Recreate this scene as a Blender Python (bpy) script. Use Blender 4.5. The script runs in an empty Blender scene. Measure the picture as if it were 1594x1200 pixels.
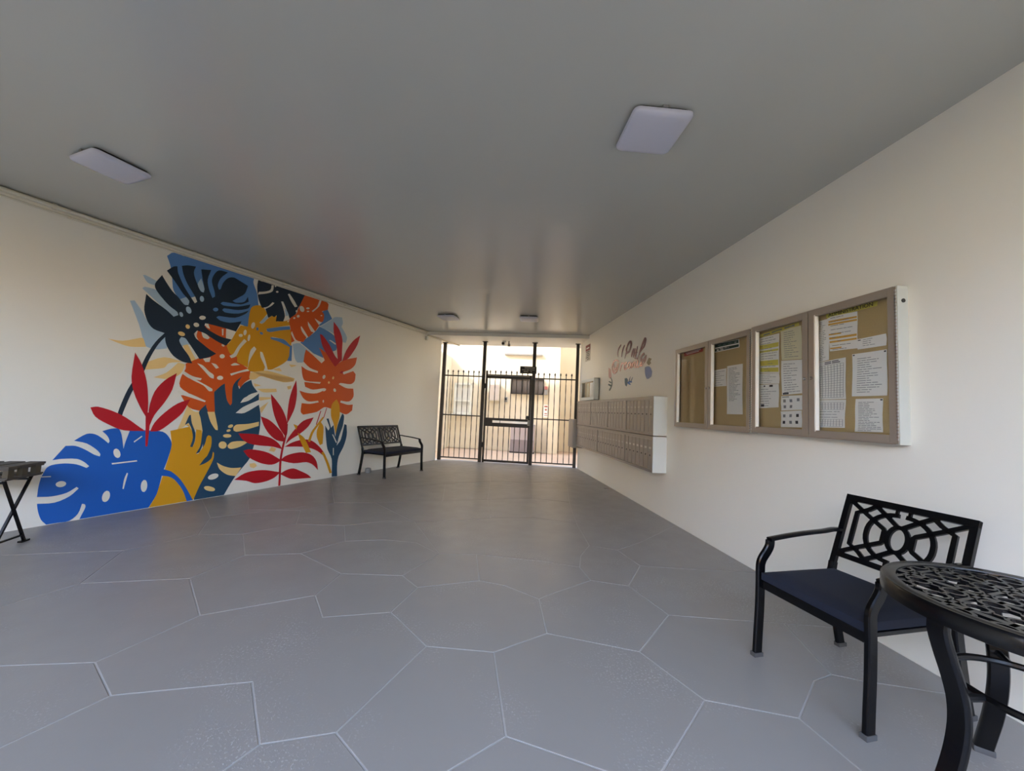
import bpy, bmesh, math, random
from mathutils import Vector, Matrix
from mathutils.geometry import tessellate_polygon
PI = math.pi
random.seed(7)
SC = bpy.context.scene
COL = SC.collection
rad = math.radians

# ------------------------------------------------------------------ camera
cam_d = bpy.data.cameras.new('camera')
cam = bpy.data.objects.new('camera', cam_d)
COL.objects.link(cam)
F_PX, PITCH, ROLL, YAW = 590.0, 0.06573, 0.04615, 0.09888
cam_d.sensor_fit = 'HORIZONTAL'
cam_d.sensor_width = 36.0
cam_d.lens = F_PX / 1594.0 * 36.0
cam_d.clip_start = 0.05
cam_d.clip_end = 300
_fw = Vector((math.sin(YAW) * math.cos(PITCH), math.cos(YAW) * math.cos(PITCH), math.sin(PITCH)))
_r = Vector((math.cos(YAW), -math.sin(YAW), 0))
_u = _r.cross(_fw)
_R = math.cos(ROLL) * _r + math.sin(ROLL) * _u
_U = -math.sin(ROLL) * _r + math.cos(ROLL) * _u
cam.matrix_world = Matrix(((_R.x, _U.x, -_fw.x, 0), (_R.y, _U.y, -_fw.y, 0), (_R.z, _U.z, -_fw.z, 1.25), (0, 0, 0, 1)))
SC.camera = cam

# ------------------------------------------------------------------ world, sun, exposure
w = bpy.data.worlds.new('sky')
SC.world = w
w.use_nodes = True
nt = w.node_tree
bg = nt.nodes['Background']
sky = nt.nodes.new('ShaderNodeTexSky')
sky.sky_type = 'NISHITA'
sky.sun_disc = False
sky.sun_elevation = rad(42)
sky.sun_rotation = rad(258)
sky.air_density = 1.0
sky.dust_density = 0.3
wb = nt.nodes.new('ShaderNodeMix')          # the photograph's warm white balance
wb.data_type = 'RGBA'
wb.blend_type = 'MULTIPLY'
wb.inputs[0].default_value = 1.0
wb.inputs[7].default_value = (1.20, 0.99, 0.90, 1)
nt.links.new(sky.outputs[0], wb.inputs[6])
nt.links.new(wb.outputs[2], bg.inputs[0])
bg.inputs[1].default_value = 1.3
sun_d = bpy.data.lights.new('sun', 'SUN')
sun = bpy.data.objects.new('sun', sun_d)
COL.objects.link(sun)
sun_d.energy = 3.6
sun_d.color = (1.0, 0.93, 0.82)
sun_d.angle = rad(0.6)
# from the left and a little from behind: over the roof and down into the courtyard
_sd = Vector((0.98 * math.cos(rad(42)), 0.2 * math.cos(rad(42)), -math.sin(rad(42))))
sun.rotation_euler = _sd.to_track_quat('-Z', 'Y').to_euler()
vs = SC.view_settings
vs.view_transform = 'Standard'
vs.look = 'None'
vs.gamma = 1.0
vs.use_curve_mapping = False
vs.exposure = 1.37
SC.cycles.max_bounces = 14
SC.cycles.diffuse_bounces = 8
SC.cycles.glossy_bounces = 4
SC.cycles.transparent_max_bounces = 12
SC.cycles.sample_clamp_indirect = 8.0

# ------------------------------------------------------------------ room measures (metres)
RX = 2.42964                     # inner face of the right wall (plane x = RX)
H = 2.95693                      # ceiling height
LX, LA = -6.1587, 0.52536        # left wall: point at y = 0 and its angle to the y axis
GY, GA = 9.14971, -0.21235       # gate line: point at x = 0 and its angle to the x axis
YF = -1.2                        # open front edge of the passage
dL = Vector((math.sin(LA), math.cos(LA), 0))
nL = Vector((math.cos(LA), -math.sin(LA), 0))
oL = Vector((LX, 0, 0))
dG = Vector((math.cos(GA), math.sin(GA), 0))
bG = Vector((-math.sin(GA), math.cos(GA), 0))      # away from the viewer
oG = Vector((0, GY, 0))
def left_pt(s, z=0, off=0): return oL + dL * s + nL * off + Vector((0, 0, z))
def gate_pt(t, z=0, b=0): return oG + dG * t + bG * b + Vector((0, 0, z))
ROT_R = PI / 2                                     # frame of the right wall: x along +y, y out of the wall
ROT_L = math.atan2(-math.cos(LA), -math.sin(LA))   # frame of the left wall: x = -s, y out of the wall
ROT_G = GA                                         # frame of the gate: x = t, y away from the viewer

# ------------------------------------------------------------------ materials
def lin(c):
    if isinstance(c, str):
        c = tuple(int(c[i:i + 2], 16) / 255 for i in (0, 2, 4))
    return tuple(v / 12.92 if v <= 0.04045 else ((v + 0.055) / 1.055) ** 2.4 for v in c) + (1,)
MATS = {}
def mat(name, col, rough=0.6, metal=0.0, bump=0.0, bscale=60.0, var=0.0, vscale=3.0, spec=0.5, coat=0.0, crough=0.1):
    if name in MATS: return MATS[name]
    m = bpy.data.materials.new(name)
    m.use_nodes = True
    n = m.node_tree
    p = n.nodes['Principled BSDF']
    p.inputs['Base Color'].default_value = lin(col)
    p.inputs['Roughness'].default_value = rough
    p.inputs['Metallic'].default_value = metal
    p.inputs['Specular IOR Level'].default_value = spec
    p.inputs['Coat Weight'].default_value = coat
    p.inputs['Coat Roughness'].default_value = crough
    if bump or var:
        tc = n.nodes.new('ShaderNodeTexCoord')
    if var:
        nz = n.nodes.new('ShaderNodeTexNoise')
        nz.inputs['Scale'].default_value = vscale
        nz.inputs['Detail'].default_value = 4
        n.links.new(tc.outputs['Object'], nz.inputs['Vector'])
        mx = n.nodes.new('ShaderNodeMix')
        mx.data_type = 'RGBA'
        c = lin(col)
        mx.inputs[6].default_value = tuple(max(0, v * (1 - var)) for v in c[:3]) + (1,)
        mx.inputs[7].default_value = tuple(min(1, v * (1 + var)) for v in c[:3]) + (1,)
        n.links.new(nz.outputs['Fac'], mx.inputs[0])
        n.links.new(mx.outputs[2], p.inputs['Base Color'])
    if bump:
        nb = n.nodes.new('ShaderNodeTexNoise')
        nb.inputs['Scale'].default_value = bscale
        nb.inputs['Detail'].default_value = 3
        n.links.new(tc.outputs['Object'], nb.inputs['Vector'])
        bp = n.nodes.new('ShaderNodeBump')
        bp.inputs['Strength'].default_value = bump
        bp.inputs['Distance'].default_value = 0.004
        n.links.new(nb.outputs['Fac'], bp.inputs['Height'])
        n.links.new(bp.outputs['Normal'], p.inputs['Normal'])
    MATS[name] = m
    return m

def floor_paint(name, col):
    """grey floor paint over rough concrete: fine relief everywhere, gritty clumps here and there"""
    m = mat(name, col, 0.4)
    n = m.node_tree
    p = n.nodes['Principled BSDF']
    g = n.nodes.new('ShaderNodeNewGeometry')
    def noise(scale, detail=4, rough=0.55):
        t = n.nodes.new('ShaderNodeTexNoise')
        t.inputs['Scale'].default_value = scale
        t.inputs['Detail'].default_value = detail
        t.inputs['Roughness'].default_value = rough
        n.links.new(g.outputs['Position'], t.inputs['Vector'])
        return t
    def math_(op, a, b=None):
        t = n.nodes.new('ShaderNodeMath')
        t.operation = op
        for i, v in enumerate((a, b)):
            if v is None: continue
            if isinstance(v, (int, float)): t.inputs[i].default_value = v
            else: n.links.new(v, t.inputs[i])
        return t.outputs[0]
    def rng(src, a, b, c=0.0, d=1.0):
        t = n.nodes.new('ShaderNodeMapRange')
        n.links.new(src, t.inputs[0])
        for i, v in enumerate((a, b, c, d)): t.inputs[i + 1].default_value = v
        return t.outputs[0]
    patch = rng(noise(1.7, 3).outputs['Fac'], 0.5, 0.66)
    grit = rng(noise(95, 2, 0.5).outputs['Fac'], 0.56, 0.72)
    worn = math_('MULTIPLY', patch, grit)
    fine = noise(38, 5).outputs['Fac']
    hgt = math_('ADD', math_('MULTIPLY', worn, 1.0), math_('MULTIPLY', fine, 0.35))
    bp = n.nodes.new('ShaderNodeBump')
    bp.inputs['Strength'].default_value = 0.28
    bp.inputs['Distance'].default_value = 0.004
    n.links.new(hgt, bp.inputs['Height'])
    n.links.new(bp.outputs['Normal'], p.inputs['Normal'])
    mx = n.nodes.new('ShaderNodeMix')
    mx.data_type = 'RGBA'
    c = lin(col)
    mx.inputs[6].default_value = tuple(v * 0.9 for v in c[:3]) + (1,)
    mx.inputs[7].default_value = tuple(v * 1.1 for v in c[:3]) + (1,)
    n.links.new(noise(0.9, 5).outputs['Fac'], mx.inputs[0])
    m2 = n.nodes.new('ShaderNodeMix')
    m2.data_type = 'RGBA'
    n.links.new(math_('MULTIPLY', worn, 0.45), m2.inputs[0])
    n.links.new(mx.outputs[2], m2.inputs[6])
    m2.inputs[7].default_value = lin('c9c9c8')
    n.links.new(m2.outputs[2], p.inputs['Base Color'])
    n.links.new(rng(noise(5, 3).outputs['Fac'], 0.3, 0.7, 0.33, 0.42), p.inputs['Roughness'])
    return m

def glass_mat():
    m = bpy.data.materials.new('clear_glass')
    m.use_nodes = True
    n = m.node_tree
    n.nodes.remove(n.nodes['Principled BSDF'])
    out = n.nodes['Material Output']
    tr = n.nodes.new('ShaderNodeBsdfTransparent')
    tr.inputs[0].default_value = (0.99, 1.0, 0.99, 1)
    gl = n.nodes.new('ShaderNodeBsdfGlossy')
    gl.inputs['Roughness'].default_value = 0.03
    fr = n.nodes.new('ShaderNodeFresnel')
    fr.inputs[0].default_value = 1.3
    mx = n.nodes.new('ShaderNodeMixShader')
    n.links.new(fr.outputs[0], mx.inputs[0])
    n.links.new(tr.outputs[0], mx.inputs[1])
    n.links.new(gl.outputs[0], mx.inputs[2])
    n.links.new(mx.outputs[0], out.inputs[0])
    MATS['clear_glass'] = m
    return m
GLASS = glass_mat()
WALL = mat('white_wall_paint', 'e8e5d9', 0.5, bump=0.12, bscale=9, var=0.03, vscale=0.8)
CEIL = mat('gloss_ceiling_paint', 'b6b8b1', 0.22, bump=0.05, bscale=7)
FLOOR = floor_paint('grey_floor_paint', '8b8883')
JOINT = mat('joint_glint_grey', 'a5a4a1', 0.5)  # lighter than the stones: glint of the groove edges put into the colour
BLACK = mat('black_cast_metal', '060608', 0.24, 0.0, bump=0.05, bscale=90, spec=0.26)
CAP = mat('grey_rubber_cap', '4c4c4c', 0.6)
GATEM = mat('dark_bronze_metal', '2b2623', 0.45, 0.0, bump=0.05)
ALU = mat('satin_aluminium', 'a99e90', 0.42, 0.5)
ALU2 = mat('mailbox_aluminium', '9e978f', 0.42, 0.5)
WMET = mat('white_painted_metal', 'd9dcd6', 0.45)
CORK = mat('tan_cork', 'c3aa7a', 0.8, bump=0.1, bscale=220, var=0.08, vscale=150)
PAPER = mat('white_paper', 'f7f5f0', 0.7)
PAPERY = mat('cream_paper', 'e9e3c4', 0.7)
INK = mat('grey_print', '8a8a8c', 0.7)
INKD = mat('dark_print', '35353a', 0.7)
YEL = mat('yellow_highlight', 'ddd263', 0.7)
ORA = mat('orange_print', 'e8b452', 0.7)
REDP = mat('red_print', 'b5483c', 0.7)
GREENP = mat('green_print', '2c4a3c', 0.7)
CHROME = mat('chrome', 'c8c8ca', 0.18, 1.0)
STEEL = mat('brushed_steel', 'c9c9c9', 0.3, 1.0)
NAVYF = mat('navy_fabric', '10182a', 0.85, bump=0.25, bscale=400, var=0.08, vscale=40)
WOOD = mat('weathered_wood', '4a453f', 0.7, bump=0.3, bscale=40, var=0.25, vscale=12)
WOODE = mat('weathered_wood_end', '50493a', 0.75, bump=0.3, bscale=60, var=0.25, vscale=20)
OPAL = mat('opal_diffuser', 'c3c5d2', 0.35)
DARK = mat('dark_plastic', '1a1a1a', 0.5)
GREYP = mat('grey_plastic', '8b8a86', 0.5)
CONC = mat('dark_asphalt', '5e523c', 0.85, bump=0.2, bscale=30, var=0.1, vscale=1.5)
CYW = mat('cream_stucco', 'd6cdb8', 0.85, bump=0.25, bscale=60, var=0.03, vscale=1)
CYF = mat('beige_courtyard_floor', 'c2ab92', 0.8, bump=0.15, bscale=25, var=0.08, vscale=2)
PIPE = mat('painted_conduit', 'd2cdbb', 0.5)
MUR = {k: mat('mural_' + k, v, 0.5) for k, v in dict(cream='e3dfd0', light_blue='a9c3d6', mid_blue='5283bd', pale_yellow='eecb85', gold='d79a10', orange='d4560f', red='b8081c', navy='1c4560', dark_navy='14283a', royal_blue='0c5bb4', pink='c79a90', dark_green='2e4a44', slate_blue='7583ad', olive='8f8360').items()}
LETR = mat('metallic_red_vinyl', '64262a', 0.3, 0.2)
LETC = mat('metallic_copper_vinyl', 'a5695c', 0.25, 0.3)

# ------------------------------------------------------------------ mesh helpers
class MB:
    def __init__(s): s.v = []; s.f = []; s.mi = []; s.mats = []; s.sm = []
    def slot(s, m):
        if m not in s.mats: s.mats.append(m)
        return s.mats.index(m)
    def add(s, vs_, fs, m, smooth=False):
        b = len(s.v)
        s.v += [tuple(x) for x in vs_]
        k = s.slot(m)
        for f in fs:
            s.f.append(tuple(b + i for i in f)); s.mi.append(k); s.sm.append(smooth)
    def box(s, c, d, m, rz=0.0, bev=0.0, mtx=None):
        hx, hy, hz = d[0] / 2, d[1] / 2, d[2] / 2
        if bev <= 0:
            vs_ = [Vector((x, y, z)) for x in (-hx, hx) for y in (-hy, hy) for z in (-hz, hz)]
            fs = [(0, 1, 3, 2), (4, 6, 7, 5), (0, 4, 5, 1), (2, 3, 7, 6), (0, 2, 6, 4), (1, 5, 7, 3)]
        else:
            b = min(bev, hx * .9, hy * .9, hz * .9)
            bm = bmesh.new()
            bmesh.ops.create_cube(bm, size=1.0)
            for v in bm.verts: v.co = Vector((v.co.x * d[0], v.co.y * d[1], v.co.z * d[2]))
            bmesh.ops.bevel(bm, geom=bm.edges[:], offset=b, segments=2, profile=0.7, affect='EDGES')
            bm.verts.index_update()
            vs_ = [v.co.copy() for v in bm.verts]
            fs = [tuple(v.index for v in f.verts) for f in bm.faces]
            bm.free()
        if mtx is None: mtx = Matrix.Translation(Vector(c)) @ Matrix.Rotation(rz, 4, 'Z')
        s.add([mtx @ v for v in vs_], fs, m, False)
    def bar(s, a, b, w_, d_, m, up=(0, 0, 1), bev=0.0):
        """straight bar a->b, w_ across, d_ along up"""
        a, b = Vector(a), Vector(b)
        t = (b - a); L = t.length; t = t / L
        up = Vector(up); up = (up - t * up.dot(t))
        if up.length < 1e-5: up = Vector((0, 1, 0)) - t * t.y
        up.normalize(); sd = t.cross(up)
        mt = Matrix(((sd.x, t.x, up.x, 0), (sd.y, t.y, up.y, 0), (sd.z, t.z, up.z, 0), (0, 0, 0, 1)))
        mt = Matrix.Translation((a + b) / 2) @ mt
        s.box(None, (w_, L, d_), m, bev=bev, mtx=mt)
    def sweep(s, pts, prof, m, up=(0, 0, 1), closed=False, smooth=True, scale=None, caps=True):
        """profile [(x,y)] swept along pts; x across, y along up"""
        pts = [Vector(p) for p in pts]; n = len(pts); rings = []
        for i in range(n):
            if closed: t = pts[(i + 1) % n] - pts[i - 1]
            else: t = pts[min(i + 1, n - 1)] - pts[max(i - 1, 0)]
            t.normalize()
            u = Vector(up); u = u - t * u.dot(t)
            if u.length < 1e-4: u = Vector((0, 1, 0)) - t * t.y
            u.normalize(); sd = t.cross(u)
            k = scale[i] if scale else 1.0
            rings.append([pts[i] + sd * x * k + u * y * k for x, y in prof])
        q = len(prof); vs_ = [v for r in rings for v in r]; fs = []
        for i in range(n if closed else n - 1):
            j = (i + 1) % n
            for k in range(q):
                l = (k + 1) % q
                fs.append((i * q + k, i * q + l, j * q + l, j * q + k))
        if not closed and caps:
            fs.append(tuple(range(q))[::-1]); fs.append(tuple((n - 1) * q + k for k in range(q)))
        s.add(vs_, fs, m, smooth)
    def tube(s, pts, r, m, n=8, closed=False, up=(0, 0, 1), scale=None):
        s.sweep(pts, [(r * math.cos(2 * PI * k / n), r * math.sin(2 * PI * k / n)) for k in range(n)], m, up, closed, True, scale)
    def lathe(s, prof, m, c=(0, 0, 0), n=24, axis='Z', smooth=True):
        """prof [(r,z)] bottom to top"""
        vs_ = []; q = len(prof)
        for k in range(n):
            a = 2 * PI * k / n
            for r, z in prof:
                p = Vector((r * math.cos(a), r * math.sin(a), z))
                if axis == 'Y': p = Vector((p.x, -p.z, p.y))
                if axis == 'X': p = Vector((p.z, p.x, p.y))
                vs_.append(Vector(c) + p)
        fs = []
        for k in range(n):
            l = (k + 1) % n
            for i in range(q - 1): fs.append((k * q + i, l * q + i, l * q + i + 1, k * q + i + 1))
        fs.append(tuple(k * q for k in range(n))[::-1]); fs.append(tuple(k * q + q - 1 for k in range(n)))
        s.add(vs_, fs, m, smooth)
    def poly(s, pts, m):
        """flat filled outline (concave allowed)"""
        tr = tessellate_polygon([[Vector(p) for p in pts]])
        s.add(pts, [tuple(t) for t in tr], m)
    def prism(s, pts2, z0, z1, m):
        n = len(pts2)
        vs_ = [(x, y, z0) for x, y in pts2] + [(x, y, z1) for x, y in pts2]
        tr = tessellate_polygon([[Vector((x, y, 0)) for x, y in pts2]])
        fs = [tuple(n + i for i in t) for t in tr] + [tuple(t) for t in tr]
        fs += [(i, (i + 1) % n, n + (i + 1) % n, n + i) for i in range(n)]
        s.add(vs_, fs, m)
    def mesh(s, name, recalc=True):
        me = bpy.data.meshes.new(name)
        me.from_pydata(s.v, [], s.f)
        for m in s.mats: me.materials.append(m)
        me.polygons.foreach_set('material_index', s.mi)
        me.polygons.foreach_set('use_smooth', s.sm)
        if recalc:
            bm = bmesh.new(); bm.from_mesh(me)
            bmesh.ops.recalc_face_normals(bm, faces=bm.faces)
            bm.to_mesh(me); bm.free()
        if any(s.sm): me.set_sharp_from_angle(angle=rad(40))
        me.update()
        return me
    def build(s, name, parent=None, loc=(0, 0, 0), rz=0.0, recalc=True):
        o = bpy.data.objects.new(name, s.mesh(name, recalc))
        COL.objects.link(o); o.location = loc; o.rotation_euler = (0, 0, rz)
        if parent is not None: o.parent = parent
        return o
def tag(o, label, cat, group=None):
    o['label'] = label; o['category'] = cat
    if group: o['group'] = group
    return o
def thing(name, label, cat, loc=(0, 0, 0), rz=0.0, group=None):
    o = bpy.data.objects.new(name, None)
    o.empty_display_size = 0.1
    COL.objects.link(o); o.location = loc; o.rotation_euler = (0, 0, rz)
    return tag(o, label, cat, group)
def struct(o): o['kind'] = 'structure'; return o
def dup(o, parent=None):
    c = o.copy(); COL.objects.link(c)
    if parent is not None: c.parent = parent
    for ch in list(o.children): dup(ch, c)
    return c
def link_mesh(name, me, parent, loc=(0, 0, 0), rz=0.0):
    o = bpy.data.objects.new(name, me); COL.objects.link(o)
    o.parent = parent; o.location = loc; o.rotation_euler = (0, 0, rz); return o
def catmull(pts, sub=3, closed=False, corner=55):
    """smooth curve through the points; corners sharper than `corner` degrees stay corners"""
    n = len(pts); P_ = [Vector(p) for p in pts]; out = []
    def tang(i):
        if not closed and (i == 0 or i == n - 1):
            j = 1 if i == 0 else n - 2
            return (P_[j] - P_[i]) * (0.5 if i == 0 else -0.5), False
        a, b = P_[i] - P_[i - 1], P_[(i + 1) % n] - P_[i]
        if a.length < 1e-6 or b.length < 1e-6 or a.angle(b) > rad(corner): return None, True
        return (P_[(i + 1) % n] - P_[i - 1]) * 0.5, False
    for i in range(n if closed else n - 1):
        j = (i + 1) % n; d = P_[j] - P_[i]
        t0, c0 = tang(i); t1, c1 = tang(j)
        if t0 is None: t0 = d
        if t1 is None: t1 = d
        L = d.length
        if t0.length > L: t0 = t0 * (L / t0.length)
        if t1.length > L: t1 = t1 * (L / t1.length)
        for k in range(sub):
            u = k / sub; u2, u3 = u * u, u * u * u
            out.append(P_[i] * (2 * u3 - 3 * u2 + 1) + t0 * (u3 - 2 * u2 + u) + P_[j] * (-2 * u3 + 3 * u2) + t1 * (u3 - u2))
    if not closed: out.append(P_[-1])
    return out
def rrect(w_, h_, r, n=4):
    pts = []
    for cx, cy, a0 in ((w_ / 2 - r, h_ / 2 - r, 0), (-w_ / 2 + r, h_ / 2 - r, 90), (-w_ / 2 + r, -h_ / 2 + r, 180), (w_ / 2 - r, -h_ / 2 + r, 270)):
        for k in range(n + 1):
            a = rad(a0 + 90 * k / n); pts.append((cx + r * math.cos(a), cy + r * math.sin(a)))
    return pts
def text_part(name, body, size, m, parent, mtx, depth=0.0008):
    cu = bpy.data.curves.new(name, 'FONT')
    cu.body = body; cu.size = size; cu.align_x = 'CENTER'; cu.align_y = 'CENTER'; cu.extrude = depth
    t = bpy.data.objects.new(name, cu); COL.objects.link(t)
    dg = bpy.context.evaluated_depsgraph_get()
    me = bpy.data.meshes.new_from_object(t.evaluated_get(dg))
    bpy.data.objects.remove(t); bpy.data.curves.remove(cu)
    me.materials.clear(); me.materials.append(m)
    me.transform(mtx)
    o = bpy.data.objects.new(name, me); COL.objects.link(o); o.parent = parent
    return o

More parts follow.
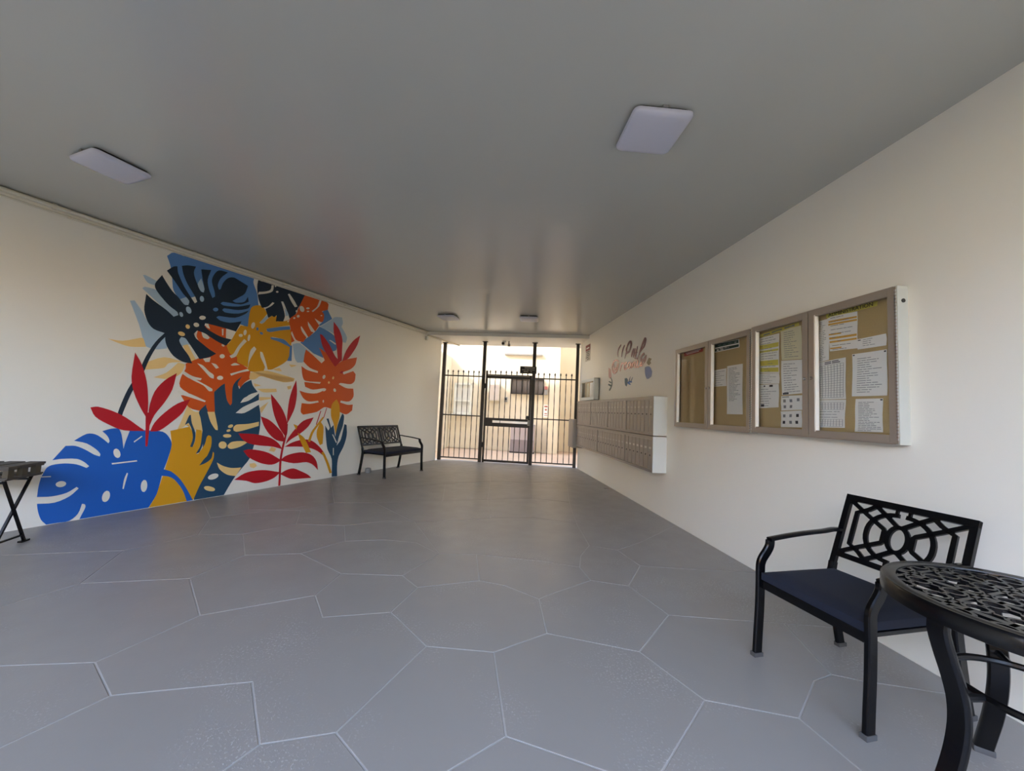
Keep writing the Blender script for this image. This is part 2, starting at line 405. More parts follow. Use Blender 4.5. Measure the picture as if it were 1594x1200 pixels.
# ------------------------------------------------------------------ traced outlines, in millimetres on the wall or the floor
MURAL=[["painted_blue_leaf","mid_blue",[[5259,2808,5323,2872,6207,2872,6206,2809,6265,2681,6305,2487,6216,2439,6194,2337,6192,2192,6086,2216,5911,2198,5803,2211,5650,2494,5502,2392,5413,2352,5350,2443,5330,2547,5301,2701]],[]],["painted_pale_blue_leaf","light_blue",[[5073,2522,5097,2528,5207,2492,5185,2444,5118,2455],[5080,2378,5103,2402,5226,2391,5318,2311,5418,2229,5424,2158,5365,2139,5150,2321],[4994,2217,5030,2231,5107,2121,5145,2052,5306,1943,5336,1909,5348,1770,5250,1743,5168,1759,5145,1794,5090,1975],[5413,2352,5500,2419,5521,2312,5464,2297],[5440,1916,5530,1934,5560,1855,5471,1812]],[]],["painted_pale_yellow_leaf","pale_yellow",[[4861,1788,4974,1787,5111,1845,5136,1843,5165,1756,5034,1736,4931,1761],[5163,1578,5330,1667,5509,1638,5378,1606,5340,1548,5179,1509],[5366,1498,5465,1625,5534,1613,5498,1498,5393,1427,5256,1433],[5492,1829,5537,1851,5634,1683,5591,1635]],[]],["painted_pale_yellow_leaf","pale_yellow",[[6280,1623,6502,1648,6916,1580,6902,1534,6738,1507,6394,1575],[6566,1677,6667,1710,6707,1663,6636,1663],[6805,1779,6937,1779,6846,1740],[6260,1595,6329,1610,6877,1582,6896,1555,6765,1516,6420,1565,6338,1512,6254,1505],[6328,1459,6431,1435,6347,1411],[6377,1386,6647,1406,6658,1360,6469,1342],[6416,1274,6580,1279,6582,1255,6428,1224],[6437,1124,6555,1217,6465,1050],[6650,581,6723,543,6696,502,6616,524],[6368,371,6438,370,6471,330,6430,303,6379,326],[6804,1449,6870,1470,6874,1422,6825,1406]],[]],["painted_pale_yellow_leaf","pale_yellow",[[5493,769,5542,915,5597,1128,5667,1066,5734,1060,5769,977,5784,808,5663,863,5606,902,5547,853]],[]],["painted_blue_leaf","mid_blue",[[7188,2345,7264,2451,7505,2382,7620,2285,7616,2124,7413,2023,7374,1959,7134,2022,6945,2122,7064,2227],[7285,2692,7379,2765,7487,2626,7284,2467,7241,2461,7315,2555],[6798,2060,6829,2065,6841,1833,6768,1827]],[["cream",[7458,2264,7492,2271,7601,2232,7591,2210]],["cream",[6944,2125,6963,2129,7345,1917,7358,1890,7314,1893]]]],["painted_pale_blue_leaf","light_blue",[[7484,2615,7537,2668,7679,2698,7707,2607,7681,2540,7813,2383,7797,2281,7742,2284,7539,2389,7269,2442],[6833,2084,6945,2118,7134,2017,7038,1846,6933,1823,6890,1879]],[]],["painted_orange_leaf","orange",[[5587,2014,5778,2167,5926,2135,5941,1972,6010,1868,6077,1811,6150,1702,6271,1631,6249,1507,6144,1412,6033,1254,5926,1119,5869,1054,5735,1071,5613,1111,5521,1249,5626,1258,5505,1347,5507,1467,5541,1561,5536,1621,5654,1699,5811,1786,5694,1862,5612,1941]],[["cream",[5650,1643,5713,1622,5782,1558,5837,1520,5841,1473,5801,1487,5731,1560]],["cream",[5706,1705,5786,1734,5778,1674,5734,1668]],["cream",[5798,1665,5851,1655,5888,1615,5856,1600]],["cream",[5941,1769,5937,1753,5923,1741,5905,1738,5890,1746,5883,1760,5887,1777,5901,1789,5919,1792,5934,1784]],["cream",[5946,1494,5941,1478,5925,1466,5903,1464,5885,1472,5877,1487,5883,1503,5899,1515,5920,1517,5938,1509]],["cream",[6019,1669,6066,1701,6132,1684,6041,1661]],["cream",[6022,1555,6118,1596,6262,1657,6250,1616,6134,1579,6038,1531]],["cream",[5523,1536,5616,1483,5714,1464,5704,1442,5595,1450,5515,1500]],["cream",[5532,1515,5645,1450,5835,1348,5840,1319,5803,1316,5740,1380,5602,1446]],["cream",[5488,1304,5617,1269,5781,1194,5771,1179,5620,1228,5501,1268]],["cream",[5659,2034,5704,2019,5756,1971,5735,1948,5684,1964]],["cream",[5878,2108,5898,2112,5901,2030,5888,2027]],["cream",[5927,1895,5921,1890,5910,1890,5900,1895,5893,1902,5892,1910,5898,1916,5908,1916,5919,1911,5926,1903]],["cream",[5694,2133,5726,2133,5749,2080,5710,2093]],["cream",[5594,2018,5623,2031,5616,1965,5641,1920,5606,1942]]]],["painted_gold_leaf","gold",[[6206,2469,6278,2524,6359,2521,6426,2444,6373,2356,6328,2291,6363,2284,6437,2376,6499,2432,6549,2453,6574,2367,6694,2404,6742,2436,6768,2354,6614,2299,6449,2235,6432,2203,6486,2194,6619,2248,6783,2295,6811,2168,6813,2041,6701,2124,6526,2133,6498,2108,6633,2087,6796,2038,6776,1837,6566,1677,6500,1663,6457,1783,6406,1892,6373,1899,6388,1823,6456,1701,6445,1641,6281,1611,6233,1638,6246,1754,6320,1927,6289,1957,6248,1902,6231,1800,6231,1660,6184,1679,6093,1717,6088,1779,6000,1812,5950,1907,5998,1988,6045,2105,6094,2202,6183,2206,6187,2335]],[["cream",[5995,1783,6039,1818,6083,1918,6153,2033,6188,2008,6114,1897,6073,1789,6019,1756]],["cream",[6273,2236,6264,2209,6250,2193,6235,2194,6226,2211,6225,2238,6234,2265,6249,2280,6263,2280,6273,2263]],["cream",[6175,2121,6170,2098,6159,2084,6147,2084,6139,2098,6137,2120,6142,2143,6153,2157,6165,2157,6173,2143]],["cream",[6130,2076,6127,2063,6115,2053,6100,2050,6087,2055,6081,2066,6085,2079,6097,2088,6112,2091,6125,2087]],["cream",[6227,2060,6222,2033,6213,2016,6203,2016,6196,2033,6195,2060,6200,2087,6209,2104,6219,2104,6226,2087]],["mid_blue",[6326,2205,6324,2191,6317,2181,6307,2179,6299,2186,6295,2198,6296,2212,6303,2222,6313,2224,6321,2218]],["mid_blue",[6390,2145,6382,2138,6369,2136,6355,2141,6347,2151,6347,2161,6355,2169,6368,2171,6382,2166,6390,2156]],["light_blue",[6328,2291,6381,2363,6427,2428,6439,2389,6378,2296]],["mid_blue",[6433,2232,6615,2297,6766,2339,6781,2295,6619,2246,6483,2194,6439,2200]],["mid_blue",[6496,2124,6629,2133,6710,2123,6818,2046,6801,2034,6634,2082,6505,2099]]]],["painted_navy_leaf","dark_navy",[[6261,2864,6279,2872,6969,2872,6931,2756,6869,2635,6840,2537,6754,2453,6731,2504,6665,2628,6634,2676,6604,2668,6642,2586,6679,2474,6660,2387,6553,2365,6557,2455,6526,2418,6491,2430,6444,2387,6393,2502,6470,2565,6511,2619,6482,2623,6422,2544,6344,2504,6296,2592,6273,2670,6256,2777]],[["cream",[6695,2803,6721,2820,6803,2737,6861,2663,6821,2643,6759,2707]],["cream",[6275,2671,6285,2712,6371,2744,6437,2788,6448,2859,6481,2866,6471,2781,6406,2729]],["cream",[6554,2795,6552,2786,6543,2778,6531,2775,6522,2777,6517,2784,6520,2793,6529,2800,6540,2804,6550,2802]],["cream",[6517,2866,6515,2858,6510,2852,6503,2850,6496,2852,6494,2858,6495,2866,6501,2872,6508,2872,6514,2872]],["light_blue",[6668,2593,6708,2551,6741,2498,6688,2476]]]],["painted_orange_leaf","orange",[[6966,2872,7193,2872,7225,2872,7189,2753,7103,2658,7125,2647,7224,2762,7262,2872,7357,2872,7396,2845,7391,2755,7284,2702,7328,2655,7324,2557,7279,2523,7164,2557,7193,2522,7256,2464,7191,2351,7123,2416,7051,2481,7063,2421,7121,2340,7168,2335,7084,2236,6983,2351,6948,2384,6943,2361,6972,2300,7050,2229,7001,2147,6883,2161,6807,2277,6797,2236,6862,2139,6813,2105,6782,2304,6751,2439,6848,2548,6878,2641]],[["cream",[7063,2690,7058,2680,7044,2671,7025,2666,7010,2668,7004,2674,7008,2684,7023,2694,7041,2699,7056,2697]],["cream",[7061,2641,7058,2634,7047,2627,7034,2624,7022,2625,7018,2630,7021,2638,7032,2644,7045,2648,7056,2647]],["cream",[6906,2538,6909,2527,6903,2513,6890,2503,6876,2500,6865,2505,6862,2516,6868,2530,6880,2540,6895,2543]],["cream",[6843,2482,6840,2474,6832,2468,6822,2465,6813,2468,6810,2474,6812,2482,6820,2489,6830,2491,6839,2489]],["cream",[6968,2671,6978,2644,6971,2618,6951,2604,6926,2606,6905,2624,6896,2651,6902,2676,6922,2690,6947,2688]],["cream",[6869,2593,6867,2582,6860,2574,6851,2571,6843,2576,6839,2585,6841,2597,6848,2605,6857,2607,6865,2603]],["cream",[7295,2633,7293,2627,7285,2621,7276,2619,7268,2621,7265,2625,7267,2632,7275,2637,7284,2639,7292,2638]],["cream",[6745,2411,6743,2402,6738,2396,6732,2394,6726,2398,6723,2405,6724,2414,6729,2420,6736,2422,6742,2418]]]],["painted_navy_leaf","dark_navy",[[5318,1949,5239,1824,5172,1655,5122,1468,5054,1284,5016,1132,4996,1022,4988,888,5023,878,5033,1009,5054,1113,5091,1262,5159,1447,5206,1637,5266,1803,5340,1928],[5317,1936,5211,1963,5155,2029,5115,2149,5115,2265,5117,2328,5173,2282,5306,2199,5376,2141,5418,2170,5404,2204,5322,2258,5240,2342,5188,2412,5183,2470,5233,2578,5267,2525,5340,2427,5400,2376,5463,2307,5503,2312,5507,2365,5441,2430,5365,2531,5271,2642,5327,2710,5361,2726,5377,2646,5445,2515,5511,2423,5565,2350,5587,2374,5557,2437,5476,2553,5428,2650,5402,2746,5457,2773,5539,2789,5524,2712,5553,2622,5612,2511,5643,2503,5648,2551,5620,2659,5595,2774,5699,2805,5672,2677,5694,2566,5741,2466,5768,2492,5756,2556,5718,2663,5730,2749,5782,2830,5885,2841,5810,2739,5785,2640,5803,2590,5821,2606,5841,2688,5889,2766,5956,2800,6029,2782,6138,2747,6108,2633,6034,2556,5968,2494,6012,2483,6110,2522,6151,2603,6164,2538,6070,2476,5862,2452,5835,2421,5879,2408,6044,2441,6190,2509,6169,2451,6048,2395,5882,2374,5861,2346,5900,2325,6052,2349,6179,2424,6139,2368,6015,2285,5831,2262,5804,2238,5856,2208,5965,2208,6100,2258,6044,2110,5917,2124,5732,2138,5691,2136,5690,2103,5738,2063,5873,2009,6001,1996,5943,1906,5826,1947,5704,2012,5616,2032,5588,1988,5613,1936,5691,1879,5758,1832,5842,1787,5767,1731,5670,1693,5601,1792,5547,1867,5508,1916,5467,1924,5452,1877,5495,1802,5560,1715,5600,1633,5509,1638,5414,1693,5352,1778,5324,1853]],[["light_blue",[5653,2433,5654,2412,5646,2394,5633,2388,5620,2394,5611,2412,5610,2433,5617,2451,5630,2458,5644,2451]],["light_blue",[5532,2271,5540,2247,5536,2224,5523,2213,5506,2218,5491,2235,5484,2260,5487,2282,5500,2293,5517,2289]],["light_blue",[5459,2197,5464,2180,5461,2165,5452,2157,5441,2160,5431,2172,5426,2189,5428,2204,5437,2211,5449,2209]],["mid_blue",[5816,2341,5812,2326,5799,2314,5781,2309,5767,2314,5760,2326,5764,2341,5777,2353,5795,2358,5810,2353]],["cream",[5691,2206,5686,2190,5670,2177,5649,2172,5631,2177,5624,2189,5629,2205,5645,2218,5666,2223,5684,2218]],["cream",[5631,2095,5623,2081,5608,2073,5590,2074,5578,2085,5574,2100,5582,2115,5597,2123,5614,2122,5627,2111]],["pale_yellow",[5533,2076,5540,2062,5539,2047,5531,2035,5518,2033,5505,2040,5498,2054,5499,2069,5508,2081,5520,2083]],["pale_yellow",[5500,1954,5491,1941,5472,1936,5451,1941,5436,1953,5433,1969,5442,1982,5460,1987,5481,1982,5497,1970]],["light_blue",[5604,2668,5648,2551,5643,2506,5611,2514,5575,2586]]]],["painted_navy_leaf","navy",[[6170,1538,6125,1439,6148,1367,6205,1446,6290,1499,6317,1426,6388,1343,6273,1292,6178,1185,6280,1218,6407,1325,6415,1234,6219,1133,6131,1051,6239,1052,6421,1168,6456,1021,6457,763,6403,612,6362,443,6264,311,6182,197,6083,6,5757,6,5754,309,5794,497,5788,756,5740,990,5720,1065,5793,1163,5851,1296,5973,1429,6072,1448]],[["pale_yellow",[6123,866,6160,900,6307,908,6442,935,6444,878,6286,831,6168,806,6127,824]],["pale_yellow",[6115,891,6115,878,6103,865,6085,858,6068,860,6057,869,6058,883,6070,895,6087,902,6105,901]],["pale_yellow",[6091,831,6090,820,6079,811,6065,807,6051,810,6043,818,6045,828,6055,837,6069,841,6083,839]],["pale_yellow",[6107,755,6099,742,6074,735,6043,736,6017,746,6007,760,6015,773,6039,780,6070,779,6096,770]],["pale_yellow",[6062,640,6055,613,6033,598,6004,600,5979,618,5968,646,5974,672,5996,688,6025,686,6050,668]],["pale_yellow",[6071,634,6114,675,6218,683,6328,667,6225,607,6122,586,6083,603]],["pale_yellow",[5966,430,6040,379,6144,340,6265,332,6205,228,6100,260,6006,340]],["cream",[5999,271,5995,249,5971,230,5935,222,5902,228,5885,245,5888,266,5912,285,5948,293,5981,288]],["pale_yellow",[5977,88,5963,77,5930,80,5890,95,5860,118,5850,139,5863,150,5896,148,5935,132,5967,110]],["pale_yellow",[5807,1062,5886,1065,5935,883,5942,833,5915,841,5853,937]],["orange",[5970,1433,6071,1462,6156,1541,6075,1421,6067,1323,6077,1181,6060,1146,6017,1209,5989,1318]],["orange",[5785,1157,5845,1295,5857,1336,5889,1062,5816,1061]],["cream",[6178,1185,6222,1254,6388,1343,6398,1314,6280,1218]],["orange",[6135,1454,6171,1528,6248,1572,6268,1509,6204,1453,6157,1378]]]],["painted_gold_leaf","gold",[[5925,550,5923,471,5866,320,5800,162,5750,6,5682,11,5687,6,5336,6,5384,117,5423,300,5446,421,5482,667,5456,839,5642,885,5595,904,5622,904,5665,837,5685,735,5665,647,5688,637,5709,708,5708,849,5764,837,5782,756,5769,653,5733,557,5755,555,5813,663,5828,754,5847,775,5878,752,5885,633,5839,492,5776,412,5844,440,5909,568]],[]],["painted_navy_sprig","navy",[[5590,904,5623,1015,5638,1024,5657,926,5702,811,5705,708,5688,637,5663,647,5683,748,5657,863,5625,927],[5774,828,5801,781,5801,703,5767,576,5730,557,5769,653],[5776,412,5838,505,5911,567,5900,486,5844,437]],[]],["painted_royal_blue_leaf","royal_blue",[[4598,6,4563,58,4538,140,4527,208,4633,198,4723,238,4780,304,4765,321,4704,276,4613,259,4522,270,4523,363,4531,444,4592,439,4590,449,4534,452,4557,525,4589,550,4665,556,4747,538,4817,496,4834,511,4795,557,4742,592,4646,601,4587,594,4659,721,4724,717,4793,676,4858,623,4901,600,4903,625,4871,671,4797,736,4710,767,4789,829,4849,824,4906,779,4953,728,4960,751,4940,802,4898,853,4961,876,5019,879,5046,810,5073,663,5082,732,5106,847,5114,866,5268,849,5389,831,5451,767,5483,681,5464,543,5433,409,5507,372,5597,275,5682,134,5745,6,5685,6,5633,142,5551,268,5489,319,5420,338,5393,142,5333,6,5091,6,4910,6,4809,6,4841,110,4836,140,4815,151,4795,61,4742,6,4666,6]],[["cream",[5049,631,5055,601,5049,579,5035,573,5017,585,5003,612,4998,641,5003,663,5018,670,5035,657]],["cream",[4693,366,4689,349,4674,338,4654,337,4636,347,4627,363,4630,379,4645,390,4665,391,4683,382]],["cream",[5008,173,4996,145,4979,135,4962,146,4953,174,4954,209,4965,237,4982,248,4999,237,5009,208]],["cream",[5302,242,5297,204,5284,184,5267,189,5253,216,5247,256,5252,293,5265,314,5282,310,5296,282]],["cream",[5147,735,5209,794,5215,784,5154,725]],["cream",[4994,524,5190,534,5195,521,4999,510]],["cream",[5121,410,5131,404,5110,243,5100,248,5105,346]]]],["painted_red_leaf","red",[[5079,1682,5141,1569,5201,1380,5233,1157,5239,975,5171,1099,5104,1261,5072,1423],[5460,1501,5435,1312,5377,1163,5298,1017,5264,891,5244,1073,5276,1272,5356,1408],[5618,1209,5555,1049,5466,945,5358,846,5275,837,5305,932,5387,1047,5497,1152],[4794,1089,4846,1098,4962,1054,5066,989,5178,892,5235,844,5057,857,4935,921,4836,998],[5220,1045,5260,1045,5267,877,5267,675,5250,677]],[]],["painted_red_leaf","red",[[6827,6,6822,182,6815,367,6831,551,6858,722,6866,896,6842,899,6831,728,6800,559,6783,374,6791,188,6798,6],[6939,1556,6970,1348,6951,1137,6896,992,6853,905,6843,1023,6855,1261,6891,1423],[6573,1327,6662,1237,6770,1101,6856,913,6867,755,6846,709,6745,837,6649,1022,6594,1204],[6459,1009,6578,961,6694,869,6800,758,6841,639,6712,669,6595,765,6509,887],[6189,784,6332,775,6462,755,6631,703,6748,621,6812,532,6657,581,6475,608,6330,646,6243,707],[6270,550,6337,565,6481,541,6619,493,6734,423,6810,374,6726,332,6634,328,6496,371,6346,459],[6191,182,6310,249,6448,268,6595,257,6810,200,6728,134,6609,99,6463,96,6346,145],[7287,996,7209,859,7074,748,6941,673,6855,602,6889,691,6980,815,7110,943],[6842,565,6963,624,7136,657,7286,631,7431,529,7531,418,7558,347,7397,463,7239,525,7056,554],[6794,371,6863,426,6995,458,7154,459,7307,403,7403,293,7441,153,7340,249,7223,302,7008,308],[6807,177,6898,220,7015,231,7143,173,7258,110,7332,47,7190,58,6995,78,6890,127]],[]],["painted_orange_leaf","orange",[[7056,2042,7183,1975,7350,1867,7405,1924,7299,2089,7284,2109,7378,2068,7491,2006,7614,1855,7775,1976,8062,2067,8036,1938,7937,1839,7773,1769,7803,1734,8001,1814,8059,1766,8048,1641,7961,1579,7753,1583,7712,1559,7878,1504,8030,1506,8049,1369,7959,1276,7781,1283,7772,1252,7934,1217,8046,1226,8041,1122,7920,1050,7769,1093,7569,1148,7461,1161,7339,1086,7100,1038,7056,1082,7060,1214,7204,1208,7356,1238,7341,1262,7176,1244,7076,1296,7004,1403,7140,1375,7312,1381,7461,1451,7438,1472,7232,1433,7096,1469,7073,1540,7349,1535,7367,1564,7088,1561,7034,1636,7005,1778,7108,1730,7296,1703,7298,1734,7153,1768,7033,1850,7040,1959]],[["cream",[7441,1647,7430,1629,7414,1619,7399,1623,7390,1637,7391,1658,7402,1676,7418,1685,7434,1682,7443,1668]],["pale_yellow",[7613,1651,7606,1637,7594,1629,7583,1630,7575,1641,7575,1656,7582,1670,7593,1679,7605,1677,7612,1667]],["pale_yellow",[7536,1572,7533,1559,7524,1551,7513,1550,7503,1557,7498,1569,7501,1581,7509,1589,7521,1590,7531,1584]],["cream",[7471,1461,7473,1448,7463,1433,7444,1422,7424,1419,7410,1425,7408,1438,7419,1454,7437,1465,7457,1468]],["cream",[7667,1459,7669,1441,7662,1427,7647,1423,7631,1430,7619,1445,7617,1463,7624,1477,7639,1482,7655,1475]],["cream",[7452,1258,7451,1244,7445,1236,7437,1236,7430,1244,7426,1257,7427,1270,7433,1279,7441,1279,7449,1271]],["red",[7715,1749,7749,1786,7798,1787,7767,1747]]]],["painted_red_leaf","red",[[7277,2329,7329,2321,7474,2188,7599,2022,7711,1943,7615,1843,7495,1960,7345,2142],[7519,2587,7642,2480,7719,2328,7729,2161,7741,1959,7664,1925,7612,2189,7535,2410],[8098,2471,8051,2291,7943,2111,7860,2012,7748,1953,7818,2152,7952,2347]],[]],["painted_gold_stem","gold",[[7712,79,7633,248,7551,393,7513,443,7479,427,7512,381,7590,239,7666,72],[7365,798,7417,931,7482,840,7489,570,7439,551,7370,687],[7450,1006,7344,874,7263,765,7217,625,7259,610,7300,748,7374,855,7476,990],[7032,765,7156,675,7289,451,7200,448,7089,636],[6952,897,7022,871,7005,804]],[]],["painted_purple_stem","red",[[7399,1105,7366,989,7335,885,7350,880,7381,985,7414,1101],[7506,1154,7484,1068,7462,995,7475,992,7497,1065,7519,1152]],[]],["painted_navy_sprig","navy",[[7714,12,7687,305,7590,473,7549,634,7509,867,7576,781,7599,826,7523,976,7565,980,7626,826,7671,871,7723,672,7760,881,7835,1066,7875,1023,7864,856,7806,692,7765,523,7842,619,7896,884,7943,867,7962,686,7911,497,7824,338,7808,176,7825,6]],[["cream",[7658,714,7677,716,7765,581,7750,566]],["cream",[7695,488,7712,487,7723,366,7706,367]]]],["painted_gold_bud","gold",[[7693,1303,7758,1211,7782,1023,7752,881,7728,707,7676,882,7608,1022,7605,1206]],[]]]
LETTERS={"top":[[2,[6123,2442,6187,2414,6244,2377,6271,2316,6252,2248]],[2.2,[5975,2408,6033,2362,6074,2305,6099,2227]],[2.3,[5954,2181,5915,2264,5868,2370,5807,2417,5745,2423,5712,2387,5739,2323,5788,2275,5893,2260,5923,2221]],[2,[5889,2365,5908,2315,5873,2275]],[2.3,[5606,2294,5663,2235,5699,2172]],[2.2,[5548,2289,5593,2225,5624,2154]],[2.3,[5473,2309,5524,2215,5559,2145,5471,2117]],[1.6,[5592,2216,5477,2216]],[2.3,[5466,2096,5410,2190,5325,2297,5233,2376,5206,2359,5245,2284,5322,2241,5419,2191]],[2.2,[5370,2120,5308,2139,5239,2161,5270,2161,5352,2117,5344,2075,5260,2070,5210,2098,5183,2129,5203,2066,5258,2026]]],"bot":[[2,[6217,2165,6317,2200,6429,2196,6502,2138,6504,2056,6413,1985,6302,2003,6234,2070,6203,2140]],[1.8,[6439,2149,6401,2050,6307,2069,6269,2148]],[2,[6063,2137,6104,2074,6145,1988]],[1.8,[6061,2114,5982,2113]],[1.8,[5979,2060,5903,2078,5872,2100,5927,2107,5968,2059,5942,2007,5856,2011,5805,2049]],[1.8,[5714,2081,5777,2097,5816,2050,5781,2008,5721,2039,5699,2079,5699,2012,5658,1999]],[1.8,[5658,1999,5633,2080,5623,2003]],[1.8,[5625,2037,5584,2078,5548,2069,5550,1999,5511,1991]],[1.8,[5511,1991,5467,2035,5441,2072,5469,2072,5485,2021,5454,1985,5391,2002]],[1.8,[5373,2020,5311,2033,5339,2044,5373,2008,5318,1994,5267,2027]]]}
MOTIFS=[["pink_bud_sprig",[["pink",[6702,2111,6590,2070,6557,1989,6538,1920,6617,1907,6689,1952]],["dark_green",[6608,1923,6538,1861,6547,1779,6659,1699,6594,1685,6490,1771,6491,1860,6574,1926]],["dark_green",[6531,1833,6654,1866,6681,1853,6556,1811]],["dark_green",[6527,1785,6678,1819,6703,1796,6565,1758]]]],["blue_heart_sprig",[["navy",[5943,1854,5856,1855,5807,1817,5819,1767,5858,1717,5925,1756]],["royal_blue",[5820,1784,5748,1804,5646,1788,5664,1765,5746,1774,5693,1741,5723,1735,5808,1762]],["navy",[5757,1779,5733,1818,5707,1868,5715,1870,5765,1824,5777,1782]],["navy",[5698,1782,5654,1811,5616,1852,5623,1854,5680,1819,5713,1786]]]],["blue_leaf_cluster",[["slate_blue",[5220,1959,5128,1964,5045,1940,4986,1874,5006,1809,5086,1786,5152,1791,5207,1865]],["olive",[5148,2036,5100,2083,5010,2056,5049,2023,5023,1998,5095,1976,5163,2015]]]]]
SLABS=[[-1726,4131,-2051,3804,-1753,3308,-1346,3347,-1092,3650,-1246,4100],[-2051,3804,-1726,4131,-1897,4623,-2181,4631,-2645,4294,-2413,3773],[-2478,2810,-2901,1975,-1678,2014,-1492,2413,-1873,2887],[-1873,2887,-1753,3308,-2051,3804,-2413,3773,-2696,3381,-2478,2810],[-1897,4623,-1661,5009,-2181,4631],[-2478,2810,-2696,3381,-4346,3127,-5053,1907,-2901,1975],[-2413,3773,-2645,4294,-3229,5054,-4346,3127,-2696,3381],[-2645,4294,-2181,4631,-2466,4640,-2962,5514,-3229,5054],[-2466,4640,-2181,4631,-1661,5009,-2303,6650,-2962,5514],[-1427,1801,-910,1862,-707,1538,-454,1577,-180,2098,-431,2434,-808,2383,-953,2645,-1492,2413,-1678,2014],[-1492,2413,-953,2645,-898,2971,-1346,3347,-1753,3308,-1873,2887],[-1092,3650,-1346,3347,-898,2971,-457,2941,-224,3367,-457,3634,-749,3699],[-1246,4100,-873,4289,-565,4265,-843,4615,-1176,5052,-1661,5009,-1897,4623,-1726,4131],[-749,3699,-457,3634,-224,3367,-565,4265,-873,4289,-1246,4100,-1092,3650],[-318,2754,-431,2434,-180,2098,172,2038,481,2198,504,2589,289,2784,109,2860],[-454,1577,-707,1538,-1309,618,-185,1302],[-431,2434,-318,2754,-457,2941,-898,2971,-953,2645,-808,2383],[-1427,1801,-2670,-210,-1309,618,-707,1538,-910,1862],[-1176,5052,-843,4615,-565,4265,-149,4342,265,4478,266,5371],[-1176,5052,-344,5233,-390,6378,-972,6078,-2190,6361,-1661,5009],[-1427,1801,-1678,2014,-2901,1975,-4511,-1200,-3282,-1200],[-972,6078,-390,6378,367,6732,537,9034,-760,9313,-2303,6650,-2190,6361],[265,4478,-149,4342,-565,4265,-224,3367,93,3361,658,3219,931,3108,1010,3349,1169,3611,1239,4314,800,4511],[504,2589,481,2198,948,2022,1303,2379,1207,2776,948,2868,568,2639],[504,2589,568,2639,948,2868,931,3108,658,3219,93,3361,109,2860,289,2784],[191,1531,-185,1302,206,905,670,1308],[191,1531,670,1308,1096,1678,948,2022,481,2198,172,2038],[931,3108,948,2868,1207,2776,1461,3143,1401,3493,1169,3611,1010,3349],[266,5371,265,4478,800,4511,1239,4314,1415,5314,925,5520],[367,6732,266,5371,925,5520,1087,6705],[1087,6705,1232,8884,537,9034,367,6732],[1987,1766,1861,1818,1727,1777,1448,1564,1522,912,2430,489,2430,1641],[1727,1777,1861,1818,2004,2275,1644,2325,1303,2379,948,2022,1096,1678,1448,1564],[1401,3493,1461,3143,1826,3086,2431,3017,2431,4312,1743,3731],[2431,2202,2004,2275,1861,1818,1987,1766,2430,1641],[1644,2325,2004,2275,2431,2202,2431,3017,1826,3086,1461,3143,1207,2776,1303,2379],[1096,1678,670,1308,1522,912,1448,1564],[1401,3493,1743,3731,2431,4312,2430,8626,2172,8681,1415,5314,1239,4314,1169,3611],[1087,6705,925,5520,1415,5314,1780,6937],[1087,6705,1780,6937,2172,8681,1232,8884],[-454,1577,-185,1302,191,1531,172,2038,-180,2098],[-457,2941,-318,2754,109,2860,93,3361,-224,3367],[-390,6378,-344,5233,266,5371,367,6732],[206,905,-185,1302,-1309,618,-2498,-1200,-2215,-1200],[1522,912,670,1308,206,905,1697,-613],[1522,912,1697,-613,2274,-1200,2430,-1200,2430,489],[-1309,618,-2670,-210,-3282,-1200,-2498,-1200],[1697,-613,206,905,-2215,-1200,1765,-1200],[1697,-613,1765,-1200,2274,-1200],[-4511,-1200,-2901,1975,-5053,1907,-6854,-1200]]

def pairs(l, off=0): return [(l[i] / 1000, l[i + 1] / 1000) for i in range(0, len(l), 2)]

# ------------------------------------------------------------------ the setting
s_end = 10.61
p_front = left_pt((YF - 0) / math.cos(LA))
BND = [(p_front.x, p_front.y), (RX, YF), (RX, GY + math.tan(GA) * RX), (left_pt(10.765).x, left_pt(10.765).y)]
b = MB()
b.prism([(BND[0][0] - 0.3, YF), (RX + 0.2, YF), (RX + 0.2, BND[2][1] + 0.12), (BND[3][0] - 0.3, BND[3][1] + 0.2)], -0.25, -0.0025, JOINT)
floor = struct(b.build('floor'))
def inset(poly, d):
    n = len(poly); out = []
    for i in range(n):
        p0, p1, p2 = Vector(poly[i - 1]), Vector(poly[i]), Vector(poly[(i + 1) % n])
        a, c = (p1 - p0).normalized(), (p2 - p1).normalized()
        na, nc = Vector((-a.y, a.x)), Vector((-c.y, c.x))
        k = 1 + na.dot(nc)
        m_ = (na + nc) / max(k, 0.35)
        q = p1 + m_ * d
        out.append((q.x, q.y))
    return out
for l in SLABS:
    pl = inset(pairs(l), 0.0035)
    n = len(pl); b = MB()
    top = inset(pl, 0.002)
    tr = [tuple(t) for t in tessellate_polygon([[Vector((x, y, 0)) for x, y in top]])]
    v = [(x, y, -0.0025) for x, y in pl] + [(x, y, -0.0008) for x, y in pl] + [(x, y, 0) for x, y in top]
    f = [tuple(2 * n + i for i in t) for t in tr]
    for i in range(n):
        j = (i + 1) % n
        f += [(i, j, n + j, n + i), (n + i, n + j, 2 * n + j, 2 * n + i)]
    b.add(v, f, FLOOR)
    b.build('flagstone', floor)

b = MB(); b.box((RX + 0.1, (YF + 8.56) / 2, H / 2), (0.2, 8.56 - YF, H), WALL)
struct(b.build('wall_right'))
b = MB()
s0 = YF / math.cos(LA)
def quad_prism(b, pts, z0, z1, m): b.prism([(p.x, p.y) for p in pts], z0, z1, m)
quad_prism(b, [left_pt(s0), left_pt(s_end), left_pt(s_end, 0, -0.2), left_pt(s0 - 0.115, 0, -0.2)], 0, H, WALL)
struct(b.build('wall_left'))
